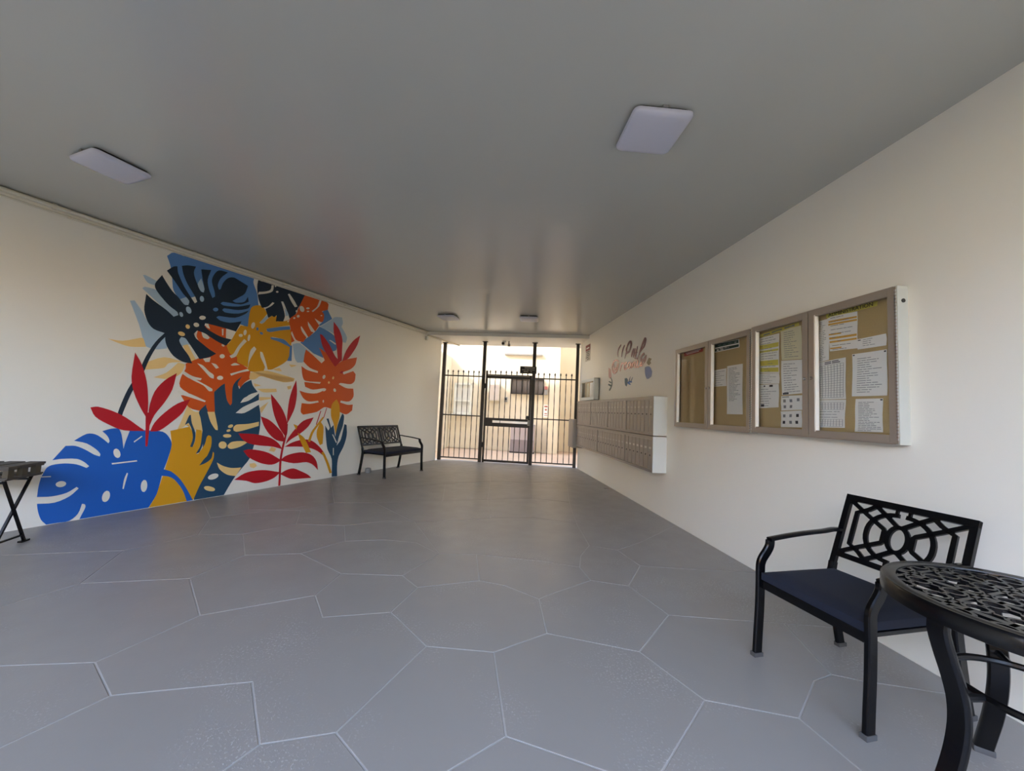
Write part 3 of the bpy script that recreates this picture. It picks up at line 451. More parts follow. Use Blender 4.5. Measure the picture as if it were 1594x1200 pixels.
# ceiling slab of the passage, the lowered slab over the gate, and the unseen floors above, shaped to block the sun
bk = 0.66
gl, gr = gate_pt(-1.35, 0, -bk), gate_pt(2.75, 0, -bk)
b = MB()
quad_prism(b, [Vector((BND[0][0] - 0.3, YF, 0)), Vector((RX + 0.2, YF, 0)), Vector((RX + 0.2, GY - 0.216 * RX - bk * 1.0, 0)), gl, left_pt(9.0, 0, -0.3)], H, H + 0.25, CEIL)
struct(b.build('ceiling'))
b = MB()
quad_prism(b, [gate_pt(-1.9, 0, -bk), gate_pt(3.4, 0, -bk), gate_pt(3.4, 0, 0.56), gate_pt(-1.9, 0, 0.56)], 2.882, H + 0.25, WALL)
struct(b.build('trim_1'))
b = MB()
quad_prism(b, [Vector((BND[0][0] - 2.5, YF - 0.5, 0)), Vector((RX + 3.0, YF - 0.5, 0)), gate_pt(5.0, 0, 0.56), gate_pt(-9.5, 0, 0.56)], H + 0.25, 7.2, CYW)
struct(b.build('wall_upper'))
# courtyard behind the gate
b = MB(); quad_prism(b, [gate_pt(-4, 0, 0.1), gate_pt(5, 0, 0.1), gate_pt(5, 0, 4.2), gate_pt(-4, 0, 4.2)], -0.27, -0.02, CYF)
struct(b.build('courtyard_ground'))
CB = 2.95
b = MB(); quad_prism(b, [gate_pt(-4, 0, CB), gate_pt(1.76, 0, CB), gate_pt(1.76, 0, CB + 0.25), gate_pt(-4, 0, CB + 0.25)], -0.02, 6.5, CYW)
b.box(gate_pt(-0.93, 1.115, CB - 0.03), (0.95, 0.06, 2.23), CYW, GA)
struct(b.build('wall_courtyard'))
b = MB(); quad_prism(b, [gate_pt(1.76, 0, CB - 0.12), gate_pt(2.06, 0, CB - 0.12), gate_pt(2.06, 0, CB + 0.9), gate_pt(1.76, 0, CB + 0.9)], -0.02, 6.5, CYW)
quad_prism(b, [gate_pt(2.06, 0, CB + 0.75), gate_pt(5, 0, CB + 0.75), gate_pt(5, 0, CB + 0.95), gate_pt(2.06, 0, CB + 0.95)], -0.02, 6.5, CYW)
struct(b.build('wall_courtyard_right'))
b = MB(); quad_prism(b, [gate_pt(-1.62, 0, 0.5), gate_pt(-1.42, 0, 0.5), gate_pt(-1.42, 0, CB), gate_pt(-1.62, 0, CB)], -0.02, 2.88, CYW)
struct(b.build('wall_courtyard_left'))
b = MB(); quad_prism(b, [gate_pt(2.9, 0, 0.57), gate_pt(3.1, 0, 0.57), gate_pt(3.1, 0, CB + 0.75), gate_pt(2.9, 0, CB + 0.75)], -0.02, 6.5, CYW)  # unseen wall, added to cut the sky light coming through the gate
struct(b.build('wall_courtyard_blocker'))
b = MB()
for z, t0, t1 in ((3.03, 0.3, 1.5),): b.box(gate_pt((t0 + t1) / 2, z, CB - 0.03), (t1 - t0, 0.05, 0.05), GREYP, GA)
struct(b.build('trim_2'))
b = MB(); b.box(gate_pt(0.1, 0.04, CB - 0.012), (3.3, 0.02, 0.1), CYW, GA); struct(b.build('baseboard_courtyard'))
# open ground in front of the passage; unseen yellow walls added for warm bounce light
b = MB(); b.box((-2, YF - 20.02, -0.15), (70, 40, 0.27), CONC); struct(b.build('front_ground'))
b = MB(); b.box((-16, -20.0, 4.4), (26, 0.4, 9.0), mat('yellow_bounce', 'efb54a', 0.85), rad(27)); b.box((6.5, -15.0, 2.2), (20, 0.4, 5.4), MATS['yellow_bounce'], rad(43)); struct(b.build('bounce_wall'))
TINT_HEDGE = mat('light_tint_hedge', '8a7434', 0.9)  # unseen translucent hedge, added to tint the light on the room walls
_n = TINT_HEDGE.node_tree
_t = _n.nodes.new('ShaderNodeBsdfTranslucent')
_t.inputs[0].default_value = lin('d8c850')
_m = _n.nodes.new('ShaderNodeMixShader')
_m.inputs[0].default_value = 0.7
_n.links.new(_n.nodes['Principled BSDF'].outputs[0], _m.inputs[1])
_n.links.new(_t.outputs[0], _m.inputs[2])
_n.links.new(_m.outputs[0], _n.nodes['Material Output'].inputs[0])
b = MB(); b.box((0, -9.5, 1.6), (44, 1.2, 3.3), TINT_HEDGE); b.box((-11.0, -5.4, 2.25), (1.2, 7.0, 4.6), TINT_HEDGE); struct(b.build('added_tint_hedge'))
b = MB(); b.box((0, -8.7, 1.25), (40, 0.12, 2.6), mat('brown_light_block', '4a3c2a', 0.85)); b.box((-10.2, -5.4, 1.55), (0.12, 7.0, 3.2), MATS['brown_light_block']); struct(b.build('light_block_wall'))  # unseen dark fence, added to keep low light off the upper walls

def window(name, t0, t1, z0, z1, mull, fm, pane):
    wd, hg = t1 - t0, z1 - z0
    fr = MB(); fw = 0.05
    for x in (0, wd): fr.box((x, 0, hg / 2), (fw, 0.07, hg + fw), fm)
    for z in (0, hg): fr.box((wd / 2, 0, z), (wd + fw, 0.07, fw), fm)
    fr.box((wd / 2, -0.02, hg * mull), (wd, 0.05, 0.045), fm)
    o = struct(fr.build(name, None, gate_pt(t0, z0, CB - 0.1), GA))
    for a, c in ((0.025, hg * mull - 0.022), (hg * mull + 0.022, hg - 0.025)):
        p = MB(); p.box((wd / 2, 0.005, (a + c) / 2), (wd - fw, 0.008, c - a), pane); p.build('pane', o)
    q = MB(); q.box((wd / 2, -0.035, -0.05), (wd + 0.14, 0.12, 0.05), fm); q.build('window_sill', o)
    return o
PANE_W = mat('blind_behind_glass', 'c9cbc8', 0.25)
PANE_D = mat('dark_glass', '55504f', 0.2)
window('window_1', -1.23, -0.71, 1.10, 2.02, 0.42, WMET, PANE_W)
b = MB(); wd, hg = 1.0, 0.46
b.box((0.5, 0, 0.23), (1.0, 0.05, 0.46), PANE_D)
win2 = struct(b.build('window_2', None, gate_pt(0.565, 1.79, CB - 0.03), GA))
b = MB()
for x in (0, 0.33, 0.66, 1.0): b.box((x, -0.03, 0.23), (0.03, 0.03, 0.48), DARK)
for z in (0, 0.46): b.box((0.5, -0.03, z), (1.03, 0.03, 0.03), DARK)
b.build('window_frame', win2)

# ------------------------------------------------------------------ painted mural on the left wall
mural = thing('mural', 'large tropical leaf mural in blue, orange, gold and red on the left wall', 'mural', left_pt(7.2, 0, 0), ROT_L)
lay = 0.0004
for name, col, outs, holes in MURAL:
    lay += 0.00025
    for q_, l in enumerate(outs):
        b = MB()
        pts = catmull([Vector((-(s - 7.2), lay, z)) for s, z in pairs(l)], 3, True)
        b.poly(pts, MUR[col])
        if q_ == len(outs) - 1:
            for c, l in holes:
                pts = catmull([Vector((-(s - 7.2), lay + 0.00015, z)) for s, z in pairs(l)], 3, True)
                b.poly(pts, MUR[c])
        # faces look out of the wall
        me = b.mesh(name, False)
        bm = bmesh.new(); bm.from_mesh(me)
        for f in bm.faces:
            if f.normal.y < 0: f.normal_flip()
        bm.to_mesh(me); bm.free()
        link_mesh(name, me, mural)

# ------------------------------------------------------------------ ceiling lights
def ceiling_light(x, y, rz, label):
    t = thing('ceiling_light', label, 'ceiling light', (x, y, H), rz, 'square ceiling lights')
    b = MB(); n = 20
    b.prism(rrect(0.305, 0.305, 0.03), -0.022, -0.0005, DARK); b.build('back_plate', t)
    b = MB(); base = rrect(0.34, 0.34, 0.035, 5); q = len(base); vs_ = []; fs = []
    rings = [(1.0, -0.020), (1.0, -0.028), (0.985, -0.036), (0.94, -0.043), (0.8, -0.048), (0.5, -0.051), (0.2, -0.052)]
    for k, z in rings: vs_ += [(x_ * k, y_ * k, z) for x_, y_ in base]
    for i in range(len(rings) - 1):
        for k in range(q):
            l = (k + 1) % q; fs.append((i * q + k, i * q + l, (i + 1) * q + l, (i + 1) * q + k))
    fs.append(tuple(range(q))); fs.append(tuple((len(rings) - 1) * q + k for k in range(q)))
    b.add(vs_, fs, OPAL, True); b.build('diffuser', t)
    b = MB(); b.box((0.0, -0.166, -0.008), (0.03, 0.012, 0.014), GREYP); b.build('clip', t)
    return t
ceiling_light(0.967, 2.05, rad(-2), 'square opal ceiling light nearest the notice boards')
ceiling_light(-2.79, 3.03, rad(-26), 'square opal ceiling light above the left end of the mural wall')
ceiling_light(-0.55, 7.1, rad(-20), 'square opal ceiling light near the gate, on the mural side')
ceiling_light(0.93, 6.78, rad(-11), 'square opal ceiling light near the gate, on the mailbox side')

# ------------------------------------------------------------------ conduits along the top of the left wall
def conduit(s0_, s1_, z, off, r, label, clampstep, name='conduit_pipe'):
    t = thing(name, label, 'pipe', left_pt(s0_, z, off), ROT_L)
    b = MB(); b.tube([(0, 0, 0), (-(s1_ - s0_), 0, 0)], r, PIPE, 10); b.build('pipe', t)
    k = s0_ + 0.5
    while k < s1_ - 0.2:
        b = MB(); b.tube([(-(k - s0_) - 0.012, 0, 0), (-(k - s0_) + 0.012, 0, 0)], r * 1.35, PIPE, 10)
        b.box((-(k - s0_), -off / 2 + 0.004, r * 1.2), (0.022, off - 0.005, 0.006), PIPE)
        b.build('clamp', t); k += clampstep
    return t
conduit(-0.5, 9.98, H - 0.030, 0.028, 0.020, 'thicker painted conduit in the corner under the ceiling, along the mural wall', 1.1)
conduit(-0.5, 9.98, H - 0.082, 0.016, 0.009, 'thin painted pipe running just under the thicker conduit', 0.9)
conduit(10.02, 11.35, 2.860, 0.03, 0.017, 'short painted conduit running on under the lowered beam beside the gate', 0.6)
b = MB(); b.box((0, 0.024, 0), (0.06, 0.046, 0.09), PIPE, bev=0.006); b.box((0, 0.049, 0), (0.05, 0.006, 0.075), WMET)
tag(b.build('junction_box', None, left_pt(9.99, 2.79, 0.0), ROT_L), 'small painted junction box under the conduits beside the beam', 'junction box')

# ------------------------------------------------------------------ the gate
def gate_local(o_name, label, cat, t, z=0, b_=0, group=None): return thing(o_name, label, cat, gate_pt(t, z, b_), GA, group)
for t, wd, lab in ((-0.775, 0.075, 'dark steel gate post against the mural wall'), (0.215, 0.075, 'dark steel gate post on the hinge side of the door'), (1.418, 0.078, 'dark steel gate post on the latch side of the door'), (2.43, 0.07, 'dark steel gate post beside the mailboxes')):
    p = gate_local('gate_post', lab, 'post', t, 0, 0, 'gate posts')
    ph = 2.834 if t < -0.5 else 2.882
    b = MB(); b.box((0, 0, ph / 2), (wd, wd, ph), GATEM, bev=0.004); b.build('post', p)
    b = MB(); b.box((0, 0, ph - 0.005), (wd + 0.05, wd + 0.05, 0.01), GATEM); b.build('top_plate', p)
def picket_mesh(h_, spear=True, key={}):
    k = (round(h_, 3), spear)
    if k in key: return key[k]
    b = MB(); n = 18; r = 0.0105
    pts = [(0, 0, h_ * i / n) for i in range(n + 1)]
    vs_ = []; fs = []
    for i in range(n + 1):
        a0 = i * rad(38) + PI / 4
        for q in range(4): vs_.append((r * math.cos(a0 + q * PI / 2), r * math.sin(a0 + q * PI / 2), h_ * i / n))
    for i in range(n):
        for q in range(4): fs.append((i * 4 + q, i * 4 + (q + 1) % 4, i * 4 + 4 + (q + 1) % 4, i * 4 + 4 + q))
    fs += [(3, 2, 1, 0), tuple(n * 4 + q for q in range(4))]
    b.add(vs_, fs, GATEM)
    key[k] = b.mesh('picket')
    return key[k]
b = MB(); b.lathe([(0.009, 0), (0.012, 0.01), (0.019, 0.03), (0.017, 0.045), (0.003, 0.075)], GATEM, n=8); SPEAR = b.mesh('spear_tip')
def fence_panel(t0, t1, first, last, n, label):
    p = gate_local('fence_panel', label, 'fence panel', t0, 0, 0, 'fixed fence panels beside the door')
    for z in (0.067, 1.08, 2.03):
        b = MB(); b.box(((t1 - t0) / 2, 0, z), (t1 - t0, 0.028, 0.028), GATEM); b.build('rail', p)
    for i in range(n):
        x = first + (last - first) * i / (n - 1) - t0
        o = link_mesh('picket', picket_mesh(2.045), p, (x, 0, 0.06))
        link_mesh('spear_tip', SPEAR, o, (0, 0, 2.04))
fence_panel(-0.737, 0.177, -0.668, 0.098, 7, 'fixed steel fence panel with spear tips on the mural side')
fence_panel(1.458, 2.395, 1.532, 2.308, 7, 'fixed steel fence panel with spear tips on the mailbox side')
door = gate_local('gate_door', 'steel picket gate door with a bright push bar', 'gate', 0.272)
DW = 1.374 - 0.272
for z, hh, nm in ((0.045, 0.05, 'bottom_rail'), (2.045, 0.095, 'top_rail')):
    b = MB(); b.box((DW / 2, 0, z), (DW, 0.05, hh), GATEM, bev=0.003)
    if nm == 'top_rail': b.box((DW / 2, -0.03, z + 0.02), (DW - 0.1, 0.02, 0.03), GREYP)
    b.build(nm, door)
for x in (0.022, DW - 0.022):
    b = MB(); b.box((x, 0, 1.06), (0.044, 0.05, 2.06 if x > 0.1 else 2.24), GATEM, bev=0.003); b.build('stile', door)
b = MB(); b.box((DW / 2, 0.0, 0.955), (DW, 0.045, 0.2), GATEM, bev=0.003); b.build('lock_plate', door)
b = MB(); b.box((0.65, -0.06, 0.972), (0.86, 0.045, 0.055), mat('bright_push_bar', 'f2f2f2', 0.35, 1.0), bev=0.006); b.box((0.40, -0.06, 0.972), (0.012, 0.048, 0.058), DARK)
b.box((DW - 0.03, -0.055, 0.972), (0.05, 0.06, 0.13), GREYP, bev=0.005); b.box((0.24, -0.04, 0.972), (0.05, 0.04, 0.06), GREYP, bev=0.005); b.build('push_bar', door)
for i in range(8):
    x = 0.10 + i * (DW - 0.2) / 7
    o = link_mesh('picket', picket_mesh(2.06), door, (x, 0, 0.06))
    link_mesh('spear_tip', SPEAR, o, (0, 0, 2.06))
for z in (0.35, 1.75):
    b = MB(); b.lathe([(0.014, 0), (0.016, 0.01), (0.016, 0.11), (0.014, 0.12)], DARK, (-0.012, -0.02, z), 10); b.build('hinge', door)
b = MB(); b.box((DW - 0.05, -0.06, 1.10), (0.07, 0.05, 0.08), DARK, bev=0.006); b.build('latch', door)
# black sign on the latch post: the print is too far away to read
sg = gate_local('gate_sign', 'black sign with pale unreadable print beside the latch post', 'sign', 1.285, 2.135, -0.05)
b = MB(); b.box((0, 0, 0.085), (0.39, 0.012, 0.17), DARK); b.build('sign_board', sg)
for z, segs in ((0.135, [(-0.09, 0.15, 0.034)]), (0.087, [(-0.15, -0.05, 0.022), (-0.04, 0.02, 0.03), (0.035, 0.15, 0.024)]), (0.045, [(-0.11, 0.0, 0.026), (0.05, 0.09, 0.026)])):
    for x0, x1, hh in segs:
        b = MB(); b.box(((x0 + x1) / 2, -0.0068, z), (x1 - x0, 0.001, hh), GREYP); b.build('print_line', sg)
# security camera hanging from the lowered slab
sc = gate_local('security_camera', 'small white security camera with a dark lens under the beam', 'camera', 0.69, 2.882, -0.12)
b = MB(); b.lathe([(0.045, -0.03), (0.05, -0.02), (0.05, 0)], WMET, n=16); b.build('mount', sc)
b = MB(); b.lathe([(0.02, -0.04), (0.046, -0.03), (0.05, 0.0), (0.046, 0.03), (0.03, 0.05)], WMET, (-0.02, -0.01, -0.065), 16, 'Y'); b.build('housing', sc)
b = MB(); b.lathe([(0.034, 0.0), (0.03, 0.012), (0.01, 0.018)], DARK, (-0.02, -0.052, -0.065), 14, 'Y'); b.build('lens', sc)
sc2 = gate_local('motion_sensor', 'small grey sensor hanging beside the security camera', 'sensor', 0.80, 2.882, -0.10)
b = MB(); b.box((0, 0, -0.03), (0.03, 0.03, 0.06), GREYP, bev=0.004); b.build('arm', sc2)
b = MB(); b.box((0.005, 0, -0.09), (0.06, 0.06, 0.065), GREYP, bev=0.012); b.build('head', sc2)

# ------------------------------------------------------------------ things in the courtyard
cb = thing('utility_cabinet', 'grey metal cabinet standing against the courtyard wall behind the door', 'cabinet', gate_pt(0.64, -0.02, CB - 0.42), GA)
GC1, GC2 = mat('grey_violet_metal', 'a59c9f', 0.5), mat('dark_grey_metal', '7d7478', 0.5)
b = MB(); b.box((0.36, 0.2, 0.44), (0.72, 0.4, 0.84), GC1, bev=0.01); b.build('body', cb)
b = MB(); b.box((0.36, -0.006, 0.22), (0.7, 0.012, 0.36), GC2); b.build('door', cb)
b = MB(); b.box((0.36, 0.2, 0.025), (0.74, 0.42, 0.05), DARK); b.build('plinth', cb)
ep = thing('electrical_panel', 'pale electrical panel box on the courtyard wall', 'electrical panel', gate_pt(-0.13, 1.52, CB - 0.1), GA)
b = MB(); b.box((0.165, 0.05, 0.27), (0.33, 0.1, 0.54), CYW, bev=0.006); b.build('box', ep)
b = MB(); b.box((0.165, -0.004, 0.27), (0.29, 0.01, 0.49), mat('pale_grey_metal', 'cfc5bc', 0.5)); b.build('cover', ep)
mt = thing('electric_meter', 'small dark meter on the courtyard wall beside the panel box', 'meter', gate_pt(0.36, 1.5, CB - 0.06), GA)
b = MB(); b.box((0.04, 0.03, 0.08), (0.09, 0.06, 0.16), GREYP, bev=0.006); b.build('base', mt)
b = MB(); b.lathe([(0.035, 0), (0.035, 0.03), (0.02, 0.04)], DARK, (0.04, 0.0, 0.1), 14, 'Y'); b.build('dial', mt)
ex = thing('extinguisher_cabinet', 'small grey extinguisher cabinet with a red top on the courtyard wall', 'cabinet', gate_pt(1.60, 1.78, CB - 0.1), GA)
b = MB(); b.box((0.05, 0.05, 0.08), (0.1, 0.1, 0.16), GREYP, bev=0.004); b.build('case', ex)
b = MB(); b.box((0.05, 0.05, 0.215), (0.1, 0.1, 0.1), mat('faded_red', 'a5645e', 0.6), bev=0.01); b.build('red_top', ex)
sn = thing('courtyard_sign', 'white sign with red marks on the courtyard wall', 'sign', gate_pt(1.60, 1.08, CB - 0.02), GA)
b = MB(); b.box((0.07, 0.008, 0.2), (0.14, 0.015, 0.39), PAPER); b.build('sign_board', sn)
for z, w_, h_ in ((0.34, 0.1, 0.05), (0.24, 0.06, 0.06), (0.12, 0.08, 0.03), (0.06, 0.1, 0.02)):
    b = MB(); b.box((0.07, -0.001, z), (w_, 0.002, h_), MATS['faded_red']); b.build('print_line', sn)

# ------------------------------------------------------------------ mailboxes on the right wall
MB_D = 0.175
lock_b = MB(); lock_b.lathe([(0.009, 0), (0.009, 0.004), (0.006, 0.006)], DARK, (0, 0, 0), 8, 'Y')
LOCK = lock_b.mesh('lock')
def flipY(me):
    me.transform(Matrix.Rotation(PI, 4, 'Z')); return me
flipY(LOCK)
def door_mesh(wd, hg, key={}):
    k = (round(wd, 4), round(hg, 4))
    if k not in key:
        d = MB(); d.box((wd / 2, 0.004, hg / 2), (wd, 0.008, hg), ALU2, bev=0.002)
        key[k] = d.mesh('mailbox_door')
    return key[k]
sl = MB(); sl.box((0, 0.0, 0), (0.055, 0.003, 0.022), mat('dull_label', 'b3aea8', 0.5)); SLOT = sl.mesh('number_plate')
sl = MB(); sl.box((0, 0.0, 0), (0.055, 0.003, 0.026), mat('pale_label', 'cbc7c0', 0.5)); SLOTW = sl.mesh('number_plate')
def bank(y0, y1, z0, z1, n, label, upper, near):
    t = thing('mailbox_bank', label, 'mailbox', (RX, y0, z0), ROT_R, 'mailbox banks on the right wall')
    wd, hg = y1 - y0, z1 - z0
    b = MB()
    b.box((wd / 2, MB_D / 2 - 0.006, hg / 2), (wd - 0.002, MB_D - 0.012, hg), mat('pale_aluminium', 'b5b0aa', 0.4, 0.3)); b.build('body', t)
    b = MB(); e = 0.018
    for x in (e / 2 + 0.001, wd - e / 2 - 0.001): b.box((x, MB_D - 0.004, hg / 2), (e, 0.016, hg), ALU2)
    for z, hh in ((0.016, 0.032), (hg - 0.02, 0.04)): b.box((wd / 2, MB_D - 0.004, z), (wd - 0.002, 0.018, hh), ALU2)
    b.build('face_frame', t)
    if near:
        b = MB(); b.box((-0.006, MB_D / 2 + 0.002, hg / 2), (0.012, MB_D + 0.004, hg - 0.006), WMET, bev=0.002); b.build('lit_end_panel', t)  # white stands in for the light that this end faces
    dw = (wd - 2 * e - 0.006) / n
    for i in range(n):
        d = link_mesh('mailbox_door', door_mesh(dw - 0.012, hg - 0.085), t, (e + 0.003 + i * dw + 0.006, MB_D - 0.012, 0.037))
        link_mesh('lock', LOCK, d, (dw / 2 - 0.006, 0.008, (hg - 0.085) * (0.56 if upper else 0.47)))
        link_mesh('number_plate', SLOT if upper else SLOTW if near and random.random() < 0.8 else SLOT, d, (dw / 2 - 0.006, 0.009, (hg - 0.085) * (0.78 if upper else 0.72)))
    return t
ZM = 1.012
ub = [4.569, 5.44, 6.217, 7.16, 8.10]; lb = [4.569, 5.469, 6.716, 8.10]
for i, (n, w_) in enumerate(zip((7, 6, 7, 7), ('nearest the notice boards', 'second from the notice boards', 'third from the notice boards', 'nearest the gate'))):
    bank(ub[i], ub[i + 1], ZM + 0.004, 1.513, n, 'grey metal mailbox bank in the upper row, ' + w_, True, i == 0)
for i, (n, w_) in enumerate(zip((7, 10, 11), ('nearest the notice boards', 'in the middle', 'nearest the gate'))):
    bank(lb[i], lb[i + 1], 0.556, ZM - 0.004, n, 'grey metal mailbox bank in the lower row, ' + w_, False, i == 0)
pl = thing('parcel_locker', 'deeper grey parcel box between the mailboxes and the gate', 'mailbox', (RX, 8.13, 0.50), ROT_R)
b = MB(); b.box((0.2, 0.12, 0.31), (0.4, 0.238, 0.62), ALU2, bev=0.004); b.build('body', pl)
b = MB(); b.box((0.2, 0.243, 0.31), (0.35, 0.01, 0.55), ALU2, bev=0.003); b.build('door', pl)
# small glazed case above the mailboxes
def shallow_case(name, label, cat, y0, y1, z0, z1, dep, fw):
    t = thing(name, label, cat, (RX, y0, z0), ROT_R)
    wd, hg = y1 - y0, z1 - z0
    b = MB()
    b.box((wd / 2, 0.008, hg / 2), (wd, 0.015, hg), WMET)
    for x in (0.006, wd - 0.006): b.box((x, dep / 2, hg / 2), (0.012, dep, hg), WMET)
    for z in (0.006, hg - 0.006): b.box((wd / 2, dep / 2, z), (wd, dep, 0.012), WMET)
    b.build('case', t)
    b = MB(); b.box((wd / 2, 0.018, hg / 2), (wd - 0.03, 0.006, hg - 0.03), CORK); b.build('back_board', t)
    b = MB()
    for x in (fw / 2, wd - fw / 2): b.box((x, dep + 0.008, hg / 2), (fw, 0.018, hg), WMET)
    for z in (fw / 2, hg - fw / 2): b.box((wd / 2, dep + 0.008, z), (wd - 2 * fw, 0.018, fw), WMET)
    d = b.build('door', t)
    b = MB(); b.add([(fw - 0.005, dep + 0.004, fw - 0.005), (wd - fw + 0.005, dep + 0.004, fw - 0.005), (wd - fw + 0.005, dep + 0.004, hg - fw + 0.005), (fw - 0.005, dep + 0.004, hg - fw + 0.005)], [(3, 2, 1, 0)], GLASS); b.build('pane', d, recalc=False)
    return t
shallow_case('key_case', 'small white glazed case above the mailboxes near the gate', 'display case', 7.18, 8.08, 1.535, 1.965, 0.095, 0.06)
for y, w_, m, lab in ((7.86, 0.14, PAPERY, 'cream sheet at the gate end inside the small white case'), (7.62, 0.2, PAPER, 'white sheet in the middle of the small white case'), (7.34, 0.1, mat('brown_card', '6d5a4a', 0.7), 'brown card at the near end inside the small white case')):
    b = MB(); b.box((0, 0.024, 0.15), (w_, 0.002, 0.3), m); tag(b.build('paper_notice', None, (RX, y, 1.6), ROT_R), lab, 'notice', 'sheets in the small case')
# red and white sign by the gate
ws = thing('wall_sign', 'small sign with a red band above white print, high by the gate', 'sign', (RX, 7.84, 2.40), ROT_R)
b = MB(); b.box((0.165, 0.004, 0.18), (0.33, 0.006, 0.36), mat('aged_white', 'cfc8bd', 0.6)); b.build('sign_board', ws)
b = MB(); b.box((0.165, 0.008, 0.29), (0.32, 0.002, 0.13), mat('dull_red', '8a443e', 0.6))
b.box((0.165, 0.0095, 0.285), (0.2, 0.001, 0.03), PAPER); b.build('red_band', ws)
for z, x0, x1 in ((0.2, 0.04, 0.28), (0.16, 0.06, 0.25), (0.12, 0.03, 0.26), (0.08, 0.07, 0.29), (0.04, 0.05, 0.2)):
    b = MB(); b.box(((x0 + x1) / 2, 0.008, z), (x1 - x0, 0.002, 0.016), INKD); b.build('print_line', ws)

# ------------------------------------------------------------------ hand lettering and painted sprigs on the right wall
lt = thing('wall_lettering', 'red and copper script lettering on the wall above the mailboxes', 'lettering', (RX, 5.7, 1.9), ROT_R)
for key, nm, m in (('bot', 'lower_word', LETC), ('top', 'upper_word', LETR)):
    b = MB()
    for w_, l in LETTERS[key]:
        pts = catmull([Vector((y - 5.7, 0.004, z - 1.9)) for y, z in pairs(l)], 4, False, 90)
        r = w_ * 0.0085; n = len(pts)
        sc_ = [0.55 + 0.5 * math.sin(PI * i / (n - 1)) for i in range(n)]
        b.sweep(pts, [(-r, -0.003), (r, -0.003), (r, 0.003), (-r, 0.003)], m, (0, 1, 0), False, False, sc_)
    b.build(nm, lt)
LABS = {'pink_bud_sprig': 'painted sprig with a pink bud on the wall above the mailboxes', 'blue_heart_sprig': 'painted dark blue heart leaf sprig under the script lettering', 'blue_leaf_cluster': 'painted pale blue leaf with brown tip to the right of the lettering'}
for nm, shapes in MOTIFS:
    ys = [v for _, l in shapes for v, _z in pairs(l)]; zs = [v for _, l in shapes for _y, v in pairs(l)]
    y0, z0 = sum(ys) / len(ys), min(zs)
    b = MB()
    for k, (c, l) in enumerate(shapes):
        b.poly(catmull([Vector((y - y0, 0.0012 + 0.0002 * k, z - z0)) for y, z in pairs(l)], 3, True), MUR[c])
    me = b.mesh(nm, False); bm = bmesh.new(); bm.from_mesh(me)
    for f in bm.faces:
        if f.normal.y < 0: f.normal_flip()
    bm.to_mesh(me); bm.free()
    o = bpy.data.objects.new(nm, me); COL.objects.link(o); o.location = (RX, y0, z0); o.rotation_euler = (0, 0, ROT_R)
    tag(o, LABS[nm], 'wall painting')

# ------------------------------------------------------------------ notice boards
NB_D = 0.068
def notice_case(y0, y1, z0, z1, label, mid):
    t = thing('notice_board', label, 'notice board', (RX, y0, z0), ROT_R)
    wd, hg = y1 - y0, z1 - z0
    b = MB(); b.box((wd / 2, 0.006, hg / 2), (wd - 0.03, 0.012, hg - 0.03), CORK); b.build('cork_board', t)
    b = MB(); e = 0.02
    for x in (e / 2, wd - e / 2): b.box((x, NB_D / 2, hg / 2), (e, NB_D, hg), mat('pale_case_metal', 'b9bab0', 0.45) if x < 0.1 else ALU, bev=0.002)
    for z in (e / 2, hg - e / 2): b.box((wd / 2, NB_D / 2, z), (wd - 2 * e, NB_D, e), ALU, bev=0.002)
    b.build('case_frame', t)
    b = MB(); b.lathe([(0.012, 0), (0.012, 0.003), (0.008, 0.004)], DARK, (-0.003, NB_D * 0.45, hg * 0.905), 12, 'X'); b.build('hole_plug', t)
    for x0, x1 in ((0.0, mid), (mid, wd)):
        fw = 0.046; a0, a1 = x0 + 0.004, x1 - 0.004; dd = NB_D + 0.002
        b = MB()
        for x in (a0 + fw / 2, a1 - fw / 2): b.box((x, dd - 0.012, hg / 2), (fw, 0.03, hg - 0.012), ALU, bev=0.002)
        for z in (fw / 2 + 0.006, hg - fw / 2 - 0.006): b.box(((a0 + a1) / 2, dd - 0.012, z), (a1 - a0 - 2 * fw, 0.03, fw), ALU, bev=0.002)
        b.box((a1 - fw - 0.004, dd - 0.012, hg / 2), (0.010, 0.032, hg - 2 * fw + 0.004), mat('edge_highlight', 'f3efe2', 0.25), bev=0.001)  # added near-white strip: daylight on the far inner edge, painted as colour
        d = b.build('door', t)
        b = MB(); xa, xb, za, zb = a0 + fw - 0.006, a1 - fw + 0.006, fw, hg - fw
        b.add([(xa, dd - 0.022, za), (xb, dd - 0.022, za), (xb, dd - 0.022, zb), (xa, dd - 0.022, zb)], [(3, 2, 1, 0)], GLASS); b.build('pane', d, recalc=False)
        xl = a0 + fw * 0.5 if x0 > 0 else a1 - fw * 0.5
        b = MB(); b.lathe([(0.011, 0), (0.011, 0.006), (0.006, 0.008)], CHROME, (0, 0, 0), 12, 'Y')
        for i, v in enumerate(b.v): b.v[i] = (v[0] + xl, -v[1] + dd + 0.002, v[2] + hg * 0.46)
        b.build('lock', d)
        xh = a0 + 0.002 if x0 == 0 else a1 - 0.002
        b = MB(); nk = 44
        for k in range(nk): b.box((xh, dd + 0.004, 0.02 + (hg - 0.04) * (k + 0.5) / nk), (0.007, 0.007, (hg - 0.04) / nk * 0.72), STEEL)
        b.build('hinge', d)
    return t
notice_case(1.886, 3.020, 1.158, 2.062, 'aluminium double notice board full of papers, nearer to the chair', 0.575)
notice_case(3.026, 4.262, 1.152, 2.056, 'aluminium double notice board with few papers, nearer to the mailboxes', 0.60)

